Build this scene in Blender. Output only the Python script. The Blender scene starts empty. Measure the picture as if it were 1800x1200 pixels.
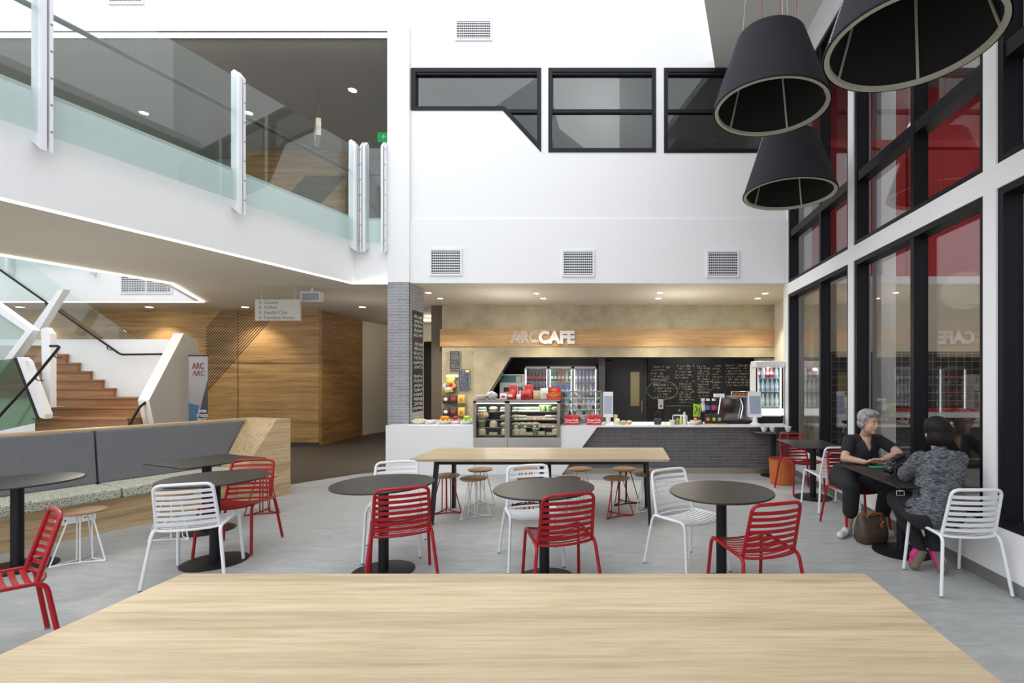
import bpy, bmesh, math, random
from mathutils import Vector, Matrix, Euler
random.seed(4)
PI = math.pi
S = bpy.context.scene
C = S.collection

# ---------------------------------------------------------------- camera
HC, VX, VY, F = 1.6, 1090.0, 667.0, 880.0
cam = bpy.data.objects.new('camera', bpy.data.cameras.new('camera'))
C.objects.link(cam); S.camera = cam
cam.location = (0, 0, HC); cam.rotation_euler = (PI/2, 0, 0)
cam.data.sensor_width = 36; cam.data.lens = 36*F/1800
cam.data.shift_x = (900-VX)/1800; cam.data.shift_y = (VY-600)/1800
cam.data.clip_start = 0.05

def at(px, py, Y):
    return Vector(((px-VX)/F*Y, Y, HC-(py-VY)/F*Y))

# ---------------------------------------------------------------- world, exposure, big lights
w = bpy.data.worlds.new('sky'); S.world = w; w.use_nodes = True
nt = w.node_tree; bg = nt.nodes['Background']
tc = nt.nodes.new('ShaderNodeTexCoord'); sx = nt.nodes.new('ShaderNodeSeparateXYZ'); rp = nt.nodes.new('ShaderNodeValToRGB')
nt.links.new(tc.outputs['Generated'], sx.inputs[0]); nt.links.new(sx.outputs[2], rp.inputs[0]); nt.links.new(rp.outputs[0], bg.inputs[0])
rp.color_ramp.elements[0].position = 0.0; rp.color_ramp.elements[0].color = (.50, .50, .51, 1)
rp.color_ramp.elements[1].position = 0.5; rp.color_ramp.elements[1].color = (.93, .96, 1, 1)
bg.inputs[1].default_value = 1.4
S.view_settings.view_transform = 'Standard'; S.view_settings.look = 'None'
S.view_settings.gamma = 1; S.view_settings.use_curve_mapping = False
S.view_settings.exposure = 0.27

def area(name, loc, rot, sx_, sy_, e, col=(1, 1, 1), spread=180):
    l = bpy.data.lights.new(name, 'AREA'); l.shape = 'RECTANGLE'; l.size = sx_; l.size_y = sy_
    l.energy = e; l.color = col; l.spread = math.radians(spread)
    o = bpy.data.objects.new(name, l); C.objects.link(o); o.location = loc; o.rotation_euler = rot
    return o
def spot(loc, e, ang=110, col=(1, .86, .66), r=.04):
    l = bpy.data.lights.new('downlight_beam', 'SPOT'); l.energy = e; l.color = col
    l.spot_size = math.radians(ang); l.spot_blend = .6; l.shadow_soft_size = r
    o = bpy.data.objects.new('downlight_beam', l); C.objects.link(o); o.location = loc
    return o
def point(name, loc, e, col=(1, 1, 1), r=.05):
    l = bpy.data.lights.new(name, 'POINT'); l.energy = e; l.color = col; l.shadow_soft_size = r
    o = bpy.data.objects.new(name, l); C.objects.link(o); o.location = loc
    return o
# unseen area fills, added for soft daylight from overhead and behind the camera
area('overhead_fill', (-5.5, 3.0, 11.5), (0, math.radians(-35), 0), 6, 9, 195, (.95, .97, 1))
area('overhead_fill', (-1.2, 2.0, 10.5), (0, math.radians(38), 0), 3, 8, 130, (.95, .97, 1))  # second overhead fill, added to brighten the balcony fascia
area('rear_fill', (-1.5, -5.0, 4.2), (math.radians(80), 0, 0), 9, 6, 120, (.95, .97, 1))

# ---------------------------------------------------------------- materials
def newmat(name):
    m = bpy.data.materials.new(name); m.use_nodes = True
    return m, m.node_tree, m.node_tree.nodes['Principled BSDF']
def M(name, col, rough=.5, metal=0., spec=.5, noise=0., nscale=20., bump=0., bscale=200., emit=0., alpha=1., coat=0.):
    m, t, b = newmat(name)
    c = (*col, 1)
    b.inputs['Base Color'].default_value = c
    b.inputs['Roughness'].default_value = rough; b.inputs['Metallic'].default_value = metal
    b.inputs['Specular IOR Level'].default_value = spec
    if coat: b.inputs['Coat Weight'].default_value = coat
    if emit: b.inputs['Emission Color'].default_value = c; b.inputs['Emission Strength'].default_value = emit
    co = t.nodes.new('ShaderNodeTexCoord')
    if noise or True:
        n = t.nodes.new('ShaderNodeTexNoise'); n.inputs['Scale'].default_value = nscale; n.inputs['Detail'].default_value = 4
        t.links.new(co.outputs['Object'], n.inputs['Vector'])
        mx = t.nodes.new('ShaderNodeMix'); mx.data_type = 'RGBA'; mx.blend_type = 'MULTIPLY'; mx.inputs[0].default_value = max(noise, .03)
        t.links.new(n.outputs['Fac'], mx.inputs[7]); mx.inputs[6].default_value = tuple(min(1, x*1.0) for x in col)+(1,)
        g = t.nodes.new('ShaderNodeMapRange'); g.inputs[1].default_value = .3; g.inputs[2].default_value = .7; g.inputs[3].default_value = .4; g.inputs[4].default_value = 1.0
        t.links.new(n.outputs['Fac'], g.inputs[0]); t.links.new(g.outputs[0], mx.inputs[7])
        t.links.new(mx.outputs[2], b.inputs['Base Color'])
    if bump:
        n2 = t.nodes.new('ShaderNodeTexNoise'); n2.inputs['Scale'].default_value = bscale
        t.links.new(co.outputs['Object'], n2.inputs['Vector'])
        bp = t.nodes.new('ShaderNodeBump'); bp.inputs['Strength'].default_value = bump; bp.inputs['Distance'].default_value = .01
        t.links.new(n2.outputs['Fac'], bp.inputs['Height']); t.links.new(bp.outputs[0], b.inputs['Normal'])
    return m
def emat(name, col, st):
    m = bpy.data.materials.new(name); m.use_nodes = True; t = m.node_tree
    t.nodes.remove(t.nodes['Principled BSDF']); e = t.nodes.new('ShaderNodeEmission')
    e.inputs[0].default_value = (*col, 1); e.inputs[1].default_value = st
    t.links.new(e.outputs[0], t.nodes['Material Output'].inputs[0]); return m
def glass(name, tint=(1, 1, 1), ior=1.6, rough=0.0, haze=0.0):
    m = bpy.data.materials.new(name); m.use_nodes = True; t = m.node_tree
    t.nodes.remove(t.nodes['Principled BSDF'])
    tr = t.nodes.new('ShaderNodeBsdfTransparent'); tr.inputs[0].default_value = (*tint, 1)
    gl = t.nodes.new('ShaderNodeBsdfGlossy'); gl.inputs['Roughness'].default_value = rough
    fr = t.nodes.new('ShaderNodeFresnel'); fr.inputs[0].default_value = ior
    mx = t.nodes.new('ShaderNodeMixShader')
    # the same fresnel from both faces of the pane
    geo = t.nodes.new('ShaderNodeNewGeometry'); vm = t.nodes.new('ShaderNodeVectorMath'); vm.operation = 'DOT_PRODUCT'
    t.links.new(geo.outputs['Incoming'], vm.inputs[0]); t.links.new(geo.outputs['Normal'], vm.inputs[1])
    ab = t.nodes.new('ShaderNodeMath'); ab.operation = 'ABSOLUTE'; t.links.new(vm.outputs['Value'], ab.inputs[0])
    om = t.nodes.new('ShaderNodeMath'); om.operation = 'SUBTRACT'; om.inputs[0].default_value = 1; t.links.new(ab.outputs[0], om.inputs[1])
    pw = t.nodes.new('ShaderNodeMath'); pw.operation = 'POWER'; pw.inputs[1].default_value = 4; t.links.new(om.outputs[0], pw.inputs[0])
    f0 = ((ior-1)/(ior+1))**2
    ml = t.nodes.new('ShaderNodeMath'); ml.operation = 'MULTIPLY_ADD'; ml.inputs[1].default_value = 1-f0; ml.inputs[2].default_value = f0
    t.links.new(pw.outputs[0], ml.inputs[0]); t.nodes.remove(fr)
    t.links.new(ml.outputs[0], mx.inputs[0]); t.links.new(tr.outputs[0], mx.inputs[1]); t.links.new(gl.outputs[0], mx.inputs[2])
    if haze:
        df = t.nodes.new('ShaderNodeBsdfDiffuse'); df.inputs[0].default_value = (.75, .85, .82, 1)
        m2 = t.nodes.new('ShaderNodeMixShader'); m2.inputs[0].default_value = haze
        t.links.new(mx.outputs[0], m2.inputs[1]); t.links.new(df.outputs[0], m2.inputs[2]); t.links.new(m2.outputs[0], t.nodes['Material Output'].inputs[0])
    else:
        t.links.new(mx.outputs[0], t.nodes['Material Output'].inputs[0])
    return m
def wood(name, c1, c2, c3, axis='X', rough=.45, plank=0., pscale=1., up='Z'):
    """board grain running along `axis`; planks stacked along `up`"""
    m, t, b = newmat(name); N = t.nodes; L = t.links
    co = N.new('ShaderNodeTexCoord'); mp = N.new('ShaderNodeMapping')
    sc = {'X': (.9, 14, 14), 'Y': (14, .9, 14), 'Z': (14, 14, .9)}[axis]
    mp.inputs['Scale'].default_value = tuple(s*pscale for s in sc)
    L.new(co.outputs['Object'], mp.inputs[0])
    n = N.new('ShaderNodeTexNoise'); n.inputs['Scale'].default_value = 1.0; n.inputs['Detail'].default_value = 8; n.inputs['Roughness'].default_value = .68; n.inputs['Distortion'].default_value = .35
    L.new(mp.outputs[0], n.inputs['Vector'])
    r = N.new('ShaderNodeValToRGB'); e = r.color_ramp.elements
    e[0].position = .32; e[0].color = (*c1, 1); e[1].position = .68; e[1].color = (*c3, 1)
    k = e.new(.5); k.color = (*c2, 1)
    L.new(n.outputs['Fac'], r.inputs[0]); out = r.outputs[0]
    if plank:
        s = N.new('ShaderNodeSeparateXYZ'); L.new(co.outputs['Object'], s.inputs[0])
        d = N.new('ShaderNodeMath'); d.operation = 'DIVIDE'; d.inputs[1].default_value = plank; L.new(s.outputs[up], d.inputs[0])
        fl = N.new('ShaderNodeMath'); fl.operation = 'FLOOR'; L.new(d.outputs[0], fl.inputs[0])
        wn = N.new('ShaderNodeTexWhiteNoise'); wn.noise_dimensions = '1D'; L.new(fl.outputs[0], wn.inputs['W'])
        mr = N.new('ShaderNodeMapRange'); mr.inputs[3].default_value = .84; mr.inputs[4].default_value = 1.06; L.new(wn.outputs['Value'], mr.inputs[0])
        mx = N.new('ShaderNodeMix'); mx.data_type = 'RGBA'; mx.blend_type = 'MULTIPLY'; mx.inputs[0].default_value = 1
        L.new(out, mx.inputs[6]); L.new(mr.outputs[0], mx.inputs[7]); out = mx.outputs[2]
    L.new(out, b.inputs['Base Color']); b.inputs['Roughness'].default_value = rough
    b.inputs['Specular IOR Level'].default_value = .35
    return m
def tiles(name, c1, c2, mortar, bw, bh, mo=.02, rough=.4, off=.5):
    m, t, b = newmat(name); N = t.nodes; L = t.links
    co = N.new('ShaderNodeTexCoord'); s = N.new('ShaderNodeSeparateXYZ'); L.new(co.outputs['Object'], s.inputs[0])
    a = N.new('ShaderNodeMath'); a.operation = 'ADD'; L.new(s.outputs[0], a.inputs[0]); L.new(s.outputs[1], a.inputs[1])
    cb = N.new('ShaderNodeCombineXYZ'); L.new(a.outputs[0], cb.inputs[0]); L.new(s.outputs[2], cb.inputs[1])
    br = N.new('ShaderNodeTexBrick'); br.offset = off; L.new(cb.outputs[0], br.inputs['Vector'])
    br.inputs['Color1'].default_value = (*c1, 1); br.inputs['Color2'].default_value = (*c2, 1); br.inputs['Mortar'].default_value = (*mortar, 1)
    br.inputs['Scale'].default_value = 1; br.inputs['Mortar Size'].default_value = mo; br.inputs['Brick Width'].default_value = bw; br.inputs['Row Height'].default_value = bh
    L.new(br.outputs['Color'], b.inputs['Base Color']); b.inputs['Roughness'].default_value = rough
    bp = N.new('ShaderNodeBump'); bp.inputs['Strength'].default_value = .5; bp.inputs['Distance'].default_value = .004; bp.invert = True
    L.new(br.outputs['Fac'], bp.inputs['Height']); L.new(bp.outputs[0], b.inputs['Normal'])
    return m
def concrete(name, c1, c2, rough=.8, scale=2.2):
    m, t, b = newmat(name); N = t.nodes; L = t.links
    co = N.new('ShaderNodeTexCoord'); n = N.new('ShaderNodeTexNoise'); n.inputs['Scale'].default_value = scale; n.inputs['Detail'].default_value = 9; n.inputs['Roughness'].default_value = .62
    L.new(co.outputs['Object'], n.inputs['Vector']); r = N.new('ShaderNodeValToRGB'); e = r.color_ramp.elements
    e[0].position = .35; e[0].color = (*c1, 1); e[1].position = .66; e[1].color = (*c2, 1)
    L.new(n.outputs['Fac'], r.inputs[0]); L.new(r.outputs[0], b.inputs['Base Color']); b.inputs['Roughness'].default_value = rough
    return m
def weave(name, c1, c2, scale=90, rough=.95):
    m, t, b = newmat(name); N = t.nodes; L = t.links
    co = N.new('ShaderNodeTexCoord'); n = N.new('ShaderNodeTexNoise'); n.inputs['Scale'].default_value = scale; n.inputs['Detail'].default_value = 3
    L.new(co.outputs['Object'], n.inputs['Vector']); r = N.new('ShaderNodeValToRGB'); e = r.color_ramp.elements
    e[0].position = .38; e[0].color = (*c1, 1); e[1].position = .62; e[1].color = (*c2, 1)
    L.new(n.outputs['Fac'], r.inputs[0]); L.new(r.outputs[0], b.inputs['Base Color']); b.inputs['Roughness'].default_value = rough
    b.inputs['Specular IOR Level'].default_value = .15
    return m
def pattern(name):
    m, t, b = newmat(name); N = t.nodes; L = t.links
    co = N.new('ShaderNodeTexCoord'); v = N.new('ShaderNodeTexVoronoi'); v.feature = 'DISTANCE_TO_EDGE'; v.distance = 'MANHATTAN' if False else 'EUCLIDEAN'; v.inputs['Scale'].default_value = 70
    L.new(co.outputs['Object'], v.inputs['Vector']); r = N.new('ShaderNodeValToRGB'); r.color_ramp.interpolation = 'CONSTANT'; e = r.color_ramp.elements
    e[0].position = 0; e[0].color = (.10, .11, .09, 1); e[1].position = .07; e[1].color = (.68, .68, .56, 1)
    L.new(v.outputs['Distance'], r.inputs[0]); L.new(r.outputs[0], b.inputs['Base Color']); b.inputs['Roughness'].default_value = .9
    return m
def floormat(name, c1, c2):
    m, t, b = newmat(name); N = t.nodes; L = t.links
    co = N.new('ShaderNodeTexCoord'); mp = N.new('ShaderNodeMapping'); mp.inputs['Scale'].default_value = (2.5, 9, 1); L.new(co.outputs['Object'], mp.inputs[0])
    n = N.new('ShaderNodeTexNoise'); n.inputs['Scale'].default_value = 1.2; n.inputs['Detail'].default_value = 12; n.inputs['Roughness'].default_value = .72; n.inputs['Distortion'].default_value = 1.2
    L.new(mp.outputs[0], n.inputs['Vector']); r = N.new('ShaderNodeValToRGB'); e = r.color_ramp.elements
    e[0].position = .36; e[0].color = (*c1, 1); e[1].position = .64; e[1].color = (*c2, 1)
    L.new(n.outputs['Fac'], r.inputs[0]); L.new(r.outputs[0], b.inputs['Base Color']); b.inputs['Roughness'].default_value = .42
    b.inputs['Specular IOR Level'].default_value = .4
    return m

WHITE = M('white_paint', (.84, .84, .85), .6)
WHITE2 = M('white_ceiling', (.62, .62, .60), .8)
SOFFIT = M('soffit_paint', (.66, .62, .54), .85)
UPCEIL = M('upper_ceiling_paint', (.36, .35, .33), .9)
GREYCEIL = M('grey_ceiling_paint', (.62, .62, .60), .8)
CREAM = M('cream_paint', (.66, .61, .51), .8)
BROWN = M('brown_paint', (.12, .10, .08), .8)
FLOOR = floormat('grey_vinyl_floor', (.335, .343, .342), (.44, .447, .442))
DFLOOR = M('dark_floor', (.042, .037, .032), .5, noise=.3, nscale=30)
UFLOOR = M('upper_carpet', (.12, .11, .10), .9)
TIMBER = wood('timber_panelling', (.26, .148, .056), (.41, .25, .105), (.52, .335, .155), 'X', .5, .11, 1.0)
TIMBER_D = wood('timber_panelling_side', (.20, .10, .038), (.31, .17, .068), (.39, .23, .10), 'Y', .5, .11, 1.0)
STAIRW = wood('stair_timber', (.24, .10, .04), (.34, .16, .07), (.43, .22, .105), 'X', .4, .085, 1.2)
OAK = wood('pale_oak', (.40, .27, .14), (.54, .39, .22), (.64, .49, .30), 'X', .5, .09, 2.0)
OAKTOP = wood('pale_oak_top', (.47, .36, .215), (.59, .465, .295), (.67, .55, .375), 'X', .40, .135, 2.3, 'Y')
STRIPW = wood('oak_strip', (.42, .25, .11), (.54, .34, .165), (.62, .42, .22), 'X', .5, .1, 1.0)
SEATW = wood('stool_ply', (.28, .15, .07), (.38, .22, .11), (.48, .30, .17), 'X', .5, 0, 2)
COLTILE = tiles('column_tile', (.24, .24, .265), (.30, .30, .325), (.52, .52, .54), .30, .052, .004, .3)
CTRTILE = tiles('counter_tile', (.085, .078, .082), (.115, .105, .11), (.19, .18, .19), .27, .052, .0035, .35)
SQTILE = tiles('square_tile', (.022, .022, .02), (.06, .055, .045), (.26, .25, .22), .15, .15, .008, .3, 0)
CONC = concrete('concrete_panel', (.33, .29, .205), (.45, .405, .30))
GREYFAB = weave('grey_upholstery', (.115, .12, .13), (.20, .205, .215), 280)
PATFAB = pattern('patterned_upholstery')
BLACKM = M('black_metal', (.010, .010, .012), .45, spec=.3)
TABLEB = M('black_laminate', (.020, .019, .019), .42, spec=.5)
FRAMEB = M('black_window_frame', (.008, .008, .012), .42, spec=.22)
REDM = M('red_powder_coat', (.34, .004, .009), .34, spec=.4)
WHITEM = M('white_powder_coat', (.78, .79, .82), .35)
STEEL = M('brushed_steel', (.52, .50, .47), .32, metal=1.)
CHROME = M('chrome', (.8, .8, .8), .08, metal=1.)
GLASS = glass('clear_glass', (.93, .965, .955), 1.55)
BALGLASS = glass('balustrade_glass', (.91, .965, .95), 1.75)
CLGLASS = glass('clerestory_glass', (.62, .64, .63), 1.75)
WINGLASS = glass('window_glass', (.70, .70, .70), 2.2)
CASEGLASS = glass('case_glass', (.97, .98, .98), 1.3)
LED = emat('led_strip', (1, .93, .80), 9)
LAMP = emat('downlight_lens', (1, .88, .66), 40)
COOL = emat('fridge_lamp', (.85, .93, 1), 4)
FELT = M('charcoal_felt', (.020, .020, .027), .95, bump=.3, bscale=120, noise=.3, nscale=60)
INNER = M('black_lining', (.012, .012, .012), .9)
RIM = M('beige_ring', (.50, .48, .38), .6)
REDCORD = M('red_cord', (.55, .04, .03), .5)
RED = M('red_paint', (.55, .012, .02), .5)
GREYP = M('grey_paint', (.30, .31, .32), .7)
DGREY = M('dark_grey_paint', (.045, .045, .05), .5)
BLACKB = M('blackboard', (.014, .014, .016), .6)
CHALK = M('chalk', (.52, .53, .50), .9)
CHALKY = M('yellow_chalk', (.55, .53, .25), .9)
SIGNM = M('sign_face', (.55, .55, .50), .5)
INK = M('sign_ink', (.24, .25, .25), .6)
PLASTICW = M('white_plastic', (.80, .80, .80), .35)
CERAMIC = M('white_ceramic', (.82, .82, .80), .2)
SCREEN = M('screen', (.36, .40, .52), .15)
GALV = M('vent_grey', (.20, .20, .20), .6)

# ---------------------------------------------------------------- mesh builder
class MB:
    def __init__(s): s.v = []; s.f = []; s.m = []; s.mi = 0
    def mat(s, i): s.mi = i; return s
    def add(s, vs, fs):
        b = len(s.v); s.v += [tuple(p) for p in vs]; s.f += [tuple(b+i for i in f) for f in fs]; s.m += [s.mi]*len(fs); return s
    def box(s, x0, x1, y0, y1, z0, z1):
        return s.add([(x0,y0,z0),(x1,y0,z0),(x1,y1,z0),(x0,y1,z0),(x0,y0,z1),(x1,y0,z1),(x1,y1,z1),(x0,y1,z1)],
                     [(0,3,2,1),(4,5,6,7),(0,1,5,4),(1,2,6,5),(2,3,7,6),(3,0,4,7)])
    def cb(s, c, d): return s.box(c[0]-d[0]/2, c[0]+d[0]/2, c[1]-d[1]/2, c[1]+d[1]/2, c[2]-d[2]/2, c[2]+d[2]/2)
    def prism(s, poly, ax, a, b):
        """poly of 2D points in the plane perpendicular to ax, extruded from a to b"""
        def p(u, v, t): return {'X': (t,u,v), 'Y': (u,t,v), 'Z': (u,v,t)}[ax]
        n = len(poly); vs = [p(*q, a) for q in poly]+[p(*q, b) for q in poly]
        fs = [tuple(range(n))[::-1], tuple(range(n, 2*n))]+[(i, (i+1) % n, n+(i+1) % n, n+i) for i in range(n)]
        return s.add(vs, fs)
    def tube(s, pts, r, n=8, closed=False, cap=True):
        P = [Vector(p) for p in pts]; k = len(P); rs = r if isinstance(r, (list, tuple)) else [r]*k
        T = []
        for i in range(k):
            a = P[(i-1) % k] if (closed or i > 0) else P[i]; b = P[(i+1) % k] if (closed or i < k-1) else P[i]
            T.append((b-a).normalized())
        u = T[0].orthogonal().normalized(); vs = []
        for i in range(k):
            if i: u = (u - T[i]*u.dot(T[i])); u = u.normalized() if u.length > 1e-6 else T[i].orthogonal().normalized()
            w_ = T[i].cross(u)
            for j in range(n):
                a = 2*PI*j/n; vs.append(P[i]+(u*math.cos(a)+w_*math.sin(a))*rs[i])
        fs = []
        for i in range(k if closed else k-1):
            a = i*n; b = ((i+1) % k)*n
            for j in range(n): fs.append((a+j, a+(j+1) % n, b+(j+1) % n, b+j))
        if cap and not closed: fs.append(tuple(range(n))[::-1]); fs.append(tuple(range((k-1)*n, k*n)))
        return s.add(vs, fs)
    def lathe(s, prof, c=(0, 0, 0), n=32, cap=True):
        vs = []; k = len(prof)
        for r, z in prof:
            for j in range(n):
                a = 2*PI*j/n; vs.append((c[0]+r*math.cos(a), c[1]+r*math.sin(a), c[2]+z))
        fs = [(i*n+j, i*n+(j+1) % n, (i+1)*n+(j+1) % n, (i+1)*n+j) for i in range(k-1) for j in range(n)]
        if cap: fs.append(tuple(range(n))[::-1]); fs.append(tuple(range((k-1)*n, k*n)))
        return s.add(vs, fs)
    def sweep(s, pts, wdt, th, up=(0, 0, 1)):
        """flat bar along pts: width along `up`, thickness across"""
        P = [Vector(p) for p in pts]; up = Vector(up).normalized(); vs = []
        for i, p in enumerate(P):
            t = (P[min(i+1, len(P)-1)]-P[max(i-1, 0)]).normalized(); side = t.cross(up).normalized(); uu = side.cross(t).normalized()
            for a, b in ((-1,-1),(1,-1),(1,1),(-1,1)): vs.append(p+side*a*th/2+uu*b*wdt/2)
        k = len(P); fs = [(0,1,2,3)[::-1], tuple(range(4*k-4, 4*k))]
        for i in range(k-1):
            for j in range(4): fs.append((4*i+j, 4*i+(j+1) % 4, 4*i+4+(j+1) % 4, 4*i+4+j))
        return s.add(vs, fs)
    def ball(s, c, r, n=12, m=8, R=None):
        r = r if isinstance(r, (tuple, list)) else (r, r, r); vs = []; 
        for i in range(1, m):
            t = PI*i/m
            for j in range(n):
                a = 2*PI*j/n; vs.append((r[0]*math.sin(t)*math.cos(a), r[1]*math.sin(t)*math.sin(a), r[2]*math.cos(t)))
        vs.append((0, 0, r[2])); vs.append((0, 0, -r[2]))
        if R is not None: vs = [R @ Vector(v) for v in vs]
        vs = [(v[0]+c[0], v[1]+c[1], v[2]+c[2]) for v in vs]
        fs = [(i*n+j, (i+1)*n+j, (i+1)*n+(j+1) % n, i*n+(j+1) % n) for i in range(m-2) for j in range(n)]
        T_ = (m-1)*n; fs += [(T_, j, (j+1) % n) for j in range(n)]+[(T_+1, (m-2)*n+(j+1) % n, (m-2)*n+j) for j in range(n)]
        return s.add(vs, fs)
    def cap(s, a, ra, b, rb, n=14, flat=1.0):
        """tapered capsule"""
        a = Vector(a); b = Vector(b); d = (b-a); L = d.length; d = d/L if L > 1e-6 else Vector((0,0,1)); pts = []; rs = []
        for i in range(6):
            t = -PI/2+PI/2*i/5.0; pts.append(a+d*ra*math.sin(t)); rs.append(max(ra*math.cos(t), .0005))
        for i in range(6):
            t = PI/2*i/5.0; pts.append(b+d*rb*math.sin(t)); rs.append(max(rb*math.cos(t), .0005))
        if L < 1e-6: return s.ball(a, ra)
        return s.tube(pts, rs, n)
    def build(s, name, mats, parent=None, smooth=None, bevel=0., seg=2, label=None, **kw):
        me = bpy.data.meshes.new(name); me.from_pydata(s.v, [], s.f)
        if not isinstance(mats, (list, tuple)): mats = [mats]
        for m in mats: me.materials.append(m)
        for p, i in zip(me.polygons, s.m): p.material_index = i
        bm = bmesh.new(); bm.from_mesh(me); bmesh.ops.recalc_face_normals(bm, faces=bm.faces); bm.to_mesh(me); bm.free()
        if smooth:
            for p in me.polygons: p.use_smooth = True
            try: me.set_sharp_from_angle(angle=math.radians(smooth))
            except Exception: pass
        me.update()
        o = bpy.data.objects.new(name, me); C.objects.link(o)
        if parent: o.parent = parent
        if bevel:
            md = o.modifiers.new('bevel', 'BEVEL'); md.width = bevel; md.segments = seg; md.limit_method = 'ANGLE'
        if label: o['label'] = label
        for k, v in kw.items(): o[k] = v
        return o
def fillet(pts, r, n=5):
    P = [Vector(p) for p in pts]; out = [P[0]]
    for i in range(1, len(P)-1):
        a, b, c = P[i-1], P[i], P[i+1]; u = (a-b); v = (c-b); rr = min(r, u.length*.48, v.length*.48)
        p = b+u.normalized()*rr; q = b+v.normalized()*rr
        for k in range(n+1):
            t = k/n; out.append(p*(1-t)**2+b*2*t*(1-t)+q*t*t)
    out.append(P[-1]); return out
def empty(name, loc=(0, 0, 0), rz=0.):
    o = bpy.data.objects.new(name, None); C.objects.link(o); o.location = loc; o.rotation_euler = (0, 0, rz); o.empty_display_size = .1
    return o
def tag(o, label, cat, group=None, kind=None):
    o['label'] = label; o['category'] = cat
    if group: o['group'] = group
    if kind: o['kind'] = kind
    return o
def thing(name, label, cat, loc=(0, 0, 0), rz=0., group=None): return tag(empty(name, loc, rz), label, cat, group)
def one(mb, name, mats, label, cat, group=None, loc=None, rz=0., **kw):
    o = mb.build(name, mats, **kw); tag(o, label, cat, group)
    if loc is not None: o.location = loc; o.rotation_euler = (0, 0, rz)
    return o
def struct(name, mb, mats, parent=None, **kw):
    o = mb.build(name, mats, parent, **kw)
    if parent is None: o['kind'] = 'structure'
    return o
def copy_tree(o, parent=None, loc=None, rz=None, label=None, group=None, swap=None):
    c = o.copy(); C.objects.link(c); c.parent = parent
    if loc is not None: c.location = loc
    if rz is not None: c.rotation_euler = (0, 0, rz)
    if label: c['label'] = label
    if group: c['group'] = group
    for ch in o.children: copy_tree(ch, c)
    return c
def text(s, size, mat, loc, rot, parent=None, name='lettering', ext=.003, offset=0., outline=0., align='CENTER', sx_=1.):
    cu = bpy.data.curves.new(name, 'FONT'); cu.body = s; cu.size = size; cu.align_x = align; cu.align_y = 'CENTER'; cu.offset = offset
    if outline: cu.fill_mode = 'NONE'; cu.bevel_depth = outline; cu.bevel_resolution = 1
    else: cu.extrude = ext
    cu.resolution_u = 3
    tmp = bpy.data.objects.new(name, cu); C.objects.link(tmp)
    dg = bpy.context.evaluated_depsgraph_get(); me = bpy.data.meshes.new_from_object(tmp.evaluated_get(dg))
    bpy.data.objects.remove(tmp); me.materials.clear(); me.materials.append(mat)
    o = bpy.data.objects.new(name, me); C.objects.link(o); o.location = loc; o.rotation_euler = rot; o.scale = (sx_, 1, 1)
    if parent: o.parent = parent
    return o
FRONT = (PI/2, 0, 0)      # lettering that faces the camera side (-Y)
def scribble(mb, x0, x1, z, h, Y, th=.006, dens=1.):
    """illegible chalk handwriting: short strokes between x0 and x1"""
    x = x0
    while x < x1:
        wl = random.uniform(.7, 1.1)*h*.6
        if random.random() < .14: x += wl; continue
        for k in range(random.choice((2, 3, 3))):
            a = (x+random.uniform(0, wl), Y, z+random.uniform(-.5, .5)*h); b = (x+random.uniform(0, wl), Y, z+random.uniform(-.5, .5)*h)
            if (Vector(a)-Vector(b)).length > h*.3: mb.sweep([a, b], th, .002, (0, 1, 0)) if False else mb.tube([a, b], th/2, 3)
        x += wl*1.15
# ================================================================ THE SETTING
ZS = 3.29      # soffit height
ZU = 4.38      # upper floor
YB = 8.75      # bulkhead plane
XR = 2.92      # glazed wall plane
E0 = (-4.62, YB); E1 = (-6.68, 1.0)

# floors
struct('floor', MB().prism([(-18, -3), (3.0, -3), (3.0, 8.9), (-3.9, 8.9), (-4.45, 8.48), (-5.04, 7.62), (-5.6, 7.62), (-18, 7.62)], 'Z', -.1, 0), FLOOR)
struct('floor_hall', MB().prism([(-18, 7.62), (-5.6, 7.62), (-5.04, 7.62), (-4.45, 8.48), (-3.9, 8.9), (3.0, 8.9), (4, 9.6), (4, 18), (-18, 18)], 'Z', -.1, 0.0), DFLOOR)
# lower ceiling around the stair void
SOF = [(-6.71, 1.0), (-4.65, YB+.03), (3.5, YB+.03), (3.5, 18), (-18, 18), (-18, 10.85), (-9.04, 10.85), (-7.85, YB), (-9.35, 3.0), (-9.88, 1.0)]
struct('ceiling', MB().prism(SOF, 'Z', ZS, ZS+.06), SOFFIT)
struct('floor_upper', MB().prism(SOF[:2]+[(-3.5, YB+.03), (-3.5, 14)]+[(-18, 14)]+SOF[5:], 'Z', ZU-.08, ZU), UFLOOR)
# balcony fascia (white upstand)
def strip(mb, a, b, th, z0, z1):
    a = Vector((*a, 0)); b = Vector((*b, 0)); d = (b-a).normalized(); n = Vector((-d.y, d.x, 0))*th
    mb.prism([(a.x, a.y), (b.x, b.y), (b.x+n.x, b.y+n.y), (a.x+n.x, a.y+n.y)], 'Z', z0, z1)
m = MB(); strip(m, E1, E0, .12, ZS-.006, ZU); strip(m, E0, (-4.04, YB), .12, ZS-.006, ZU)
struct('wall_balcony', m, WHITE)
m = MB(); strip(m, E1, E0, .14, ZU, ZU+.04); strip(m, E0, (-4.04, YB), .14, ZU, ZU+.04)
struct('trim_1', m, WHITE2)
m = MB()
strip(m, (-18, 10.85), (-9.04, 10.85), -.12, ZS-.006, ZU); strip(m, (-9.04, 10.85), (-7.85, YB), -.12, ZS-.006, ZU)
strip(m, (-7.85, YB), (-9.35, 3.0), -.12, ZS-.006, ZU)
struct('wall_void', m, WHITE)
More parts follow.
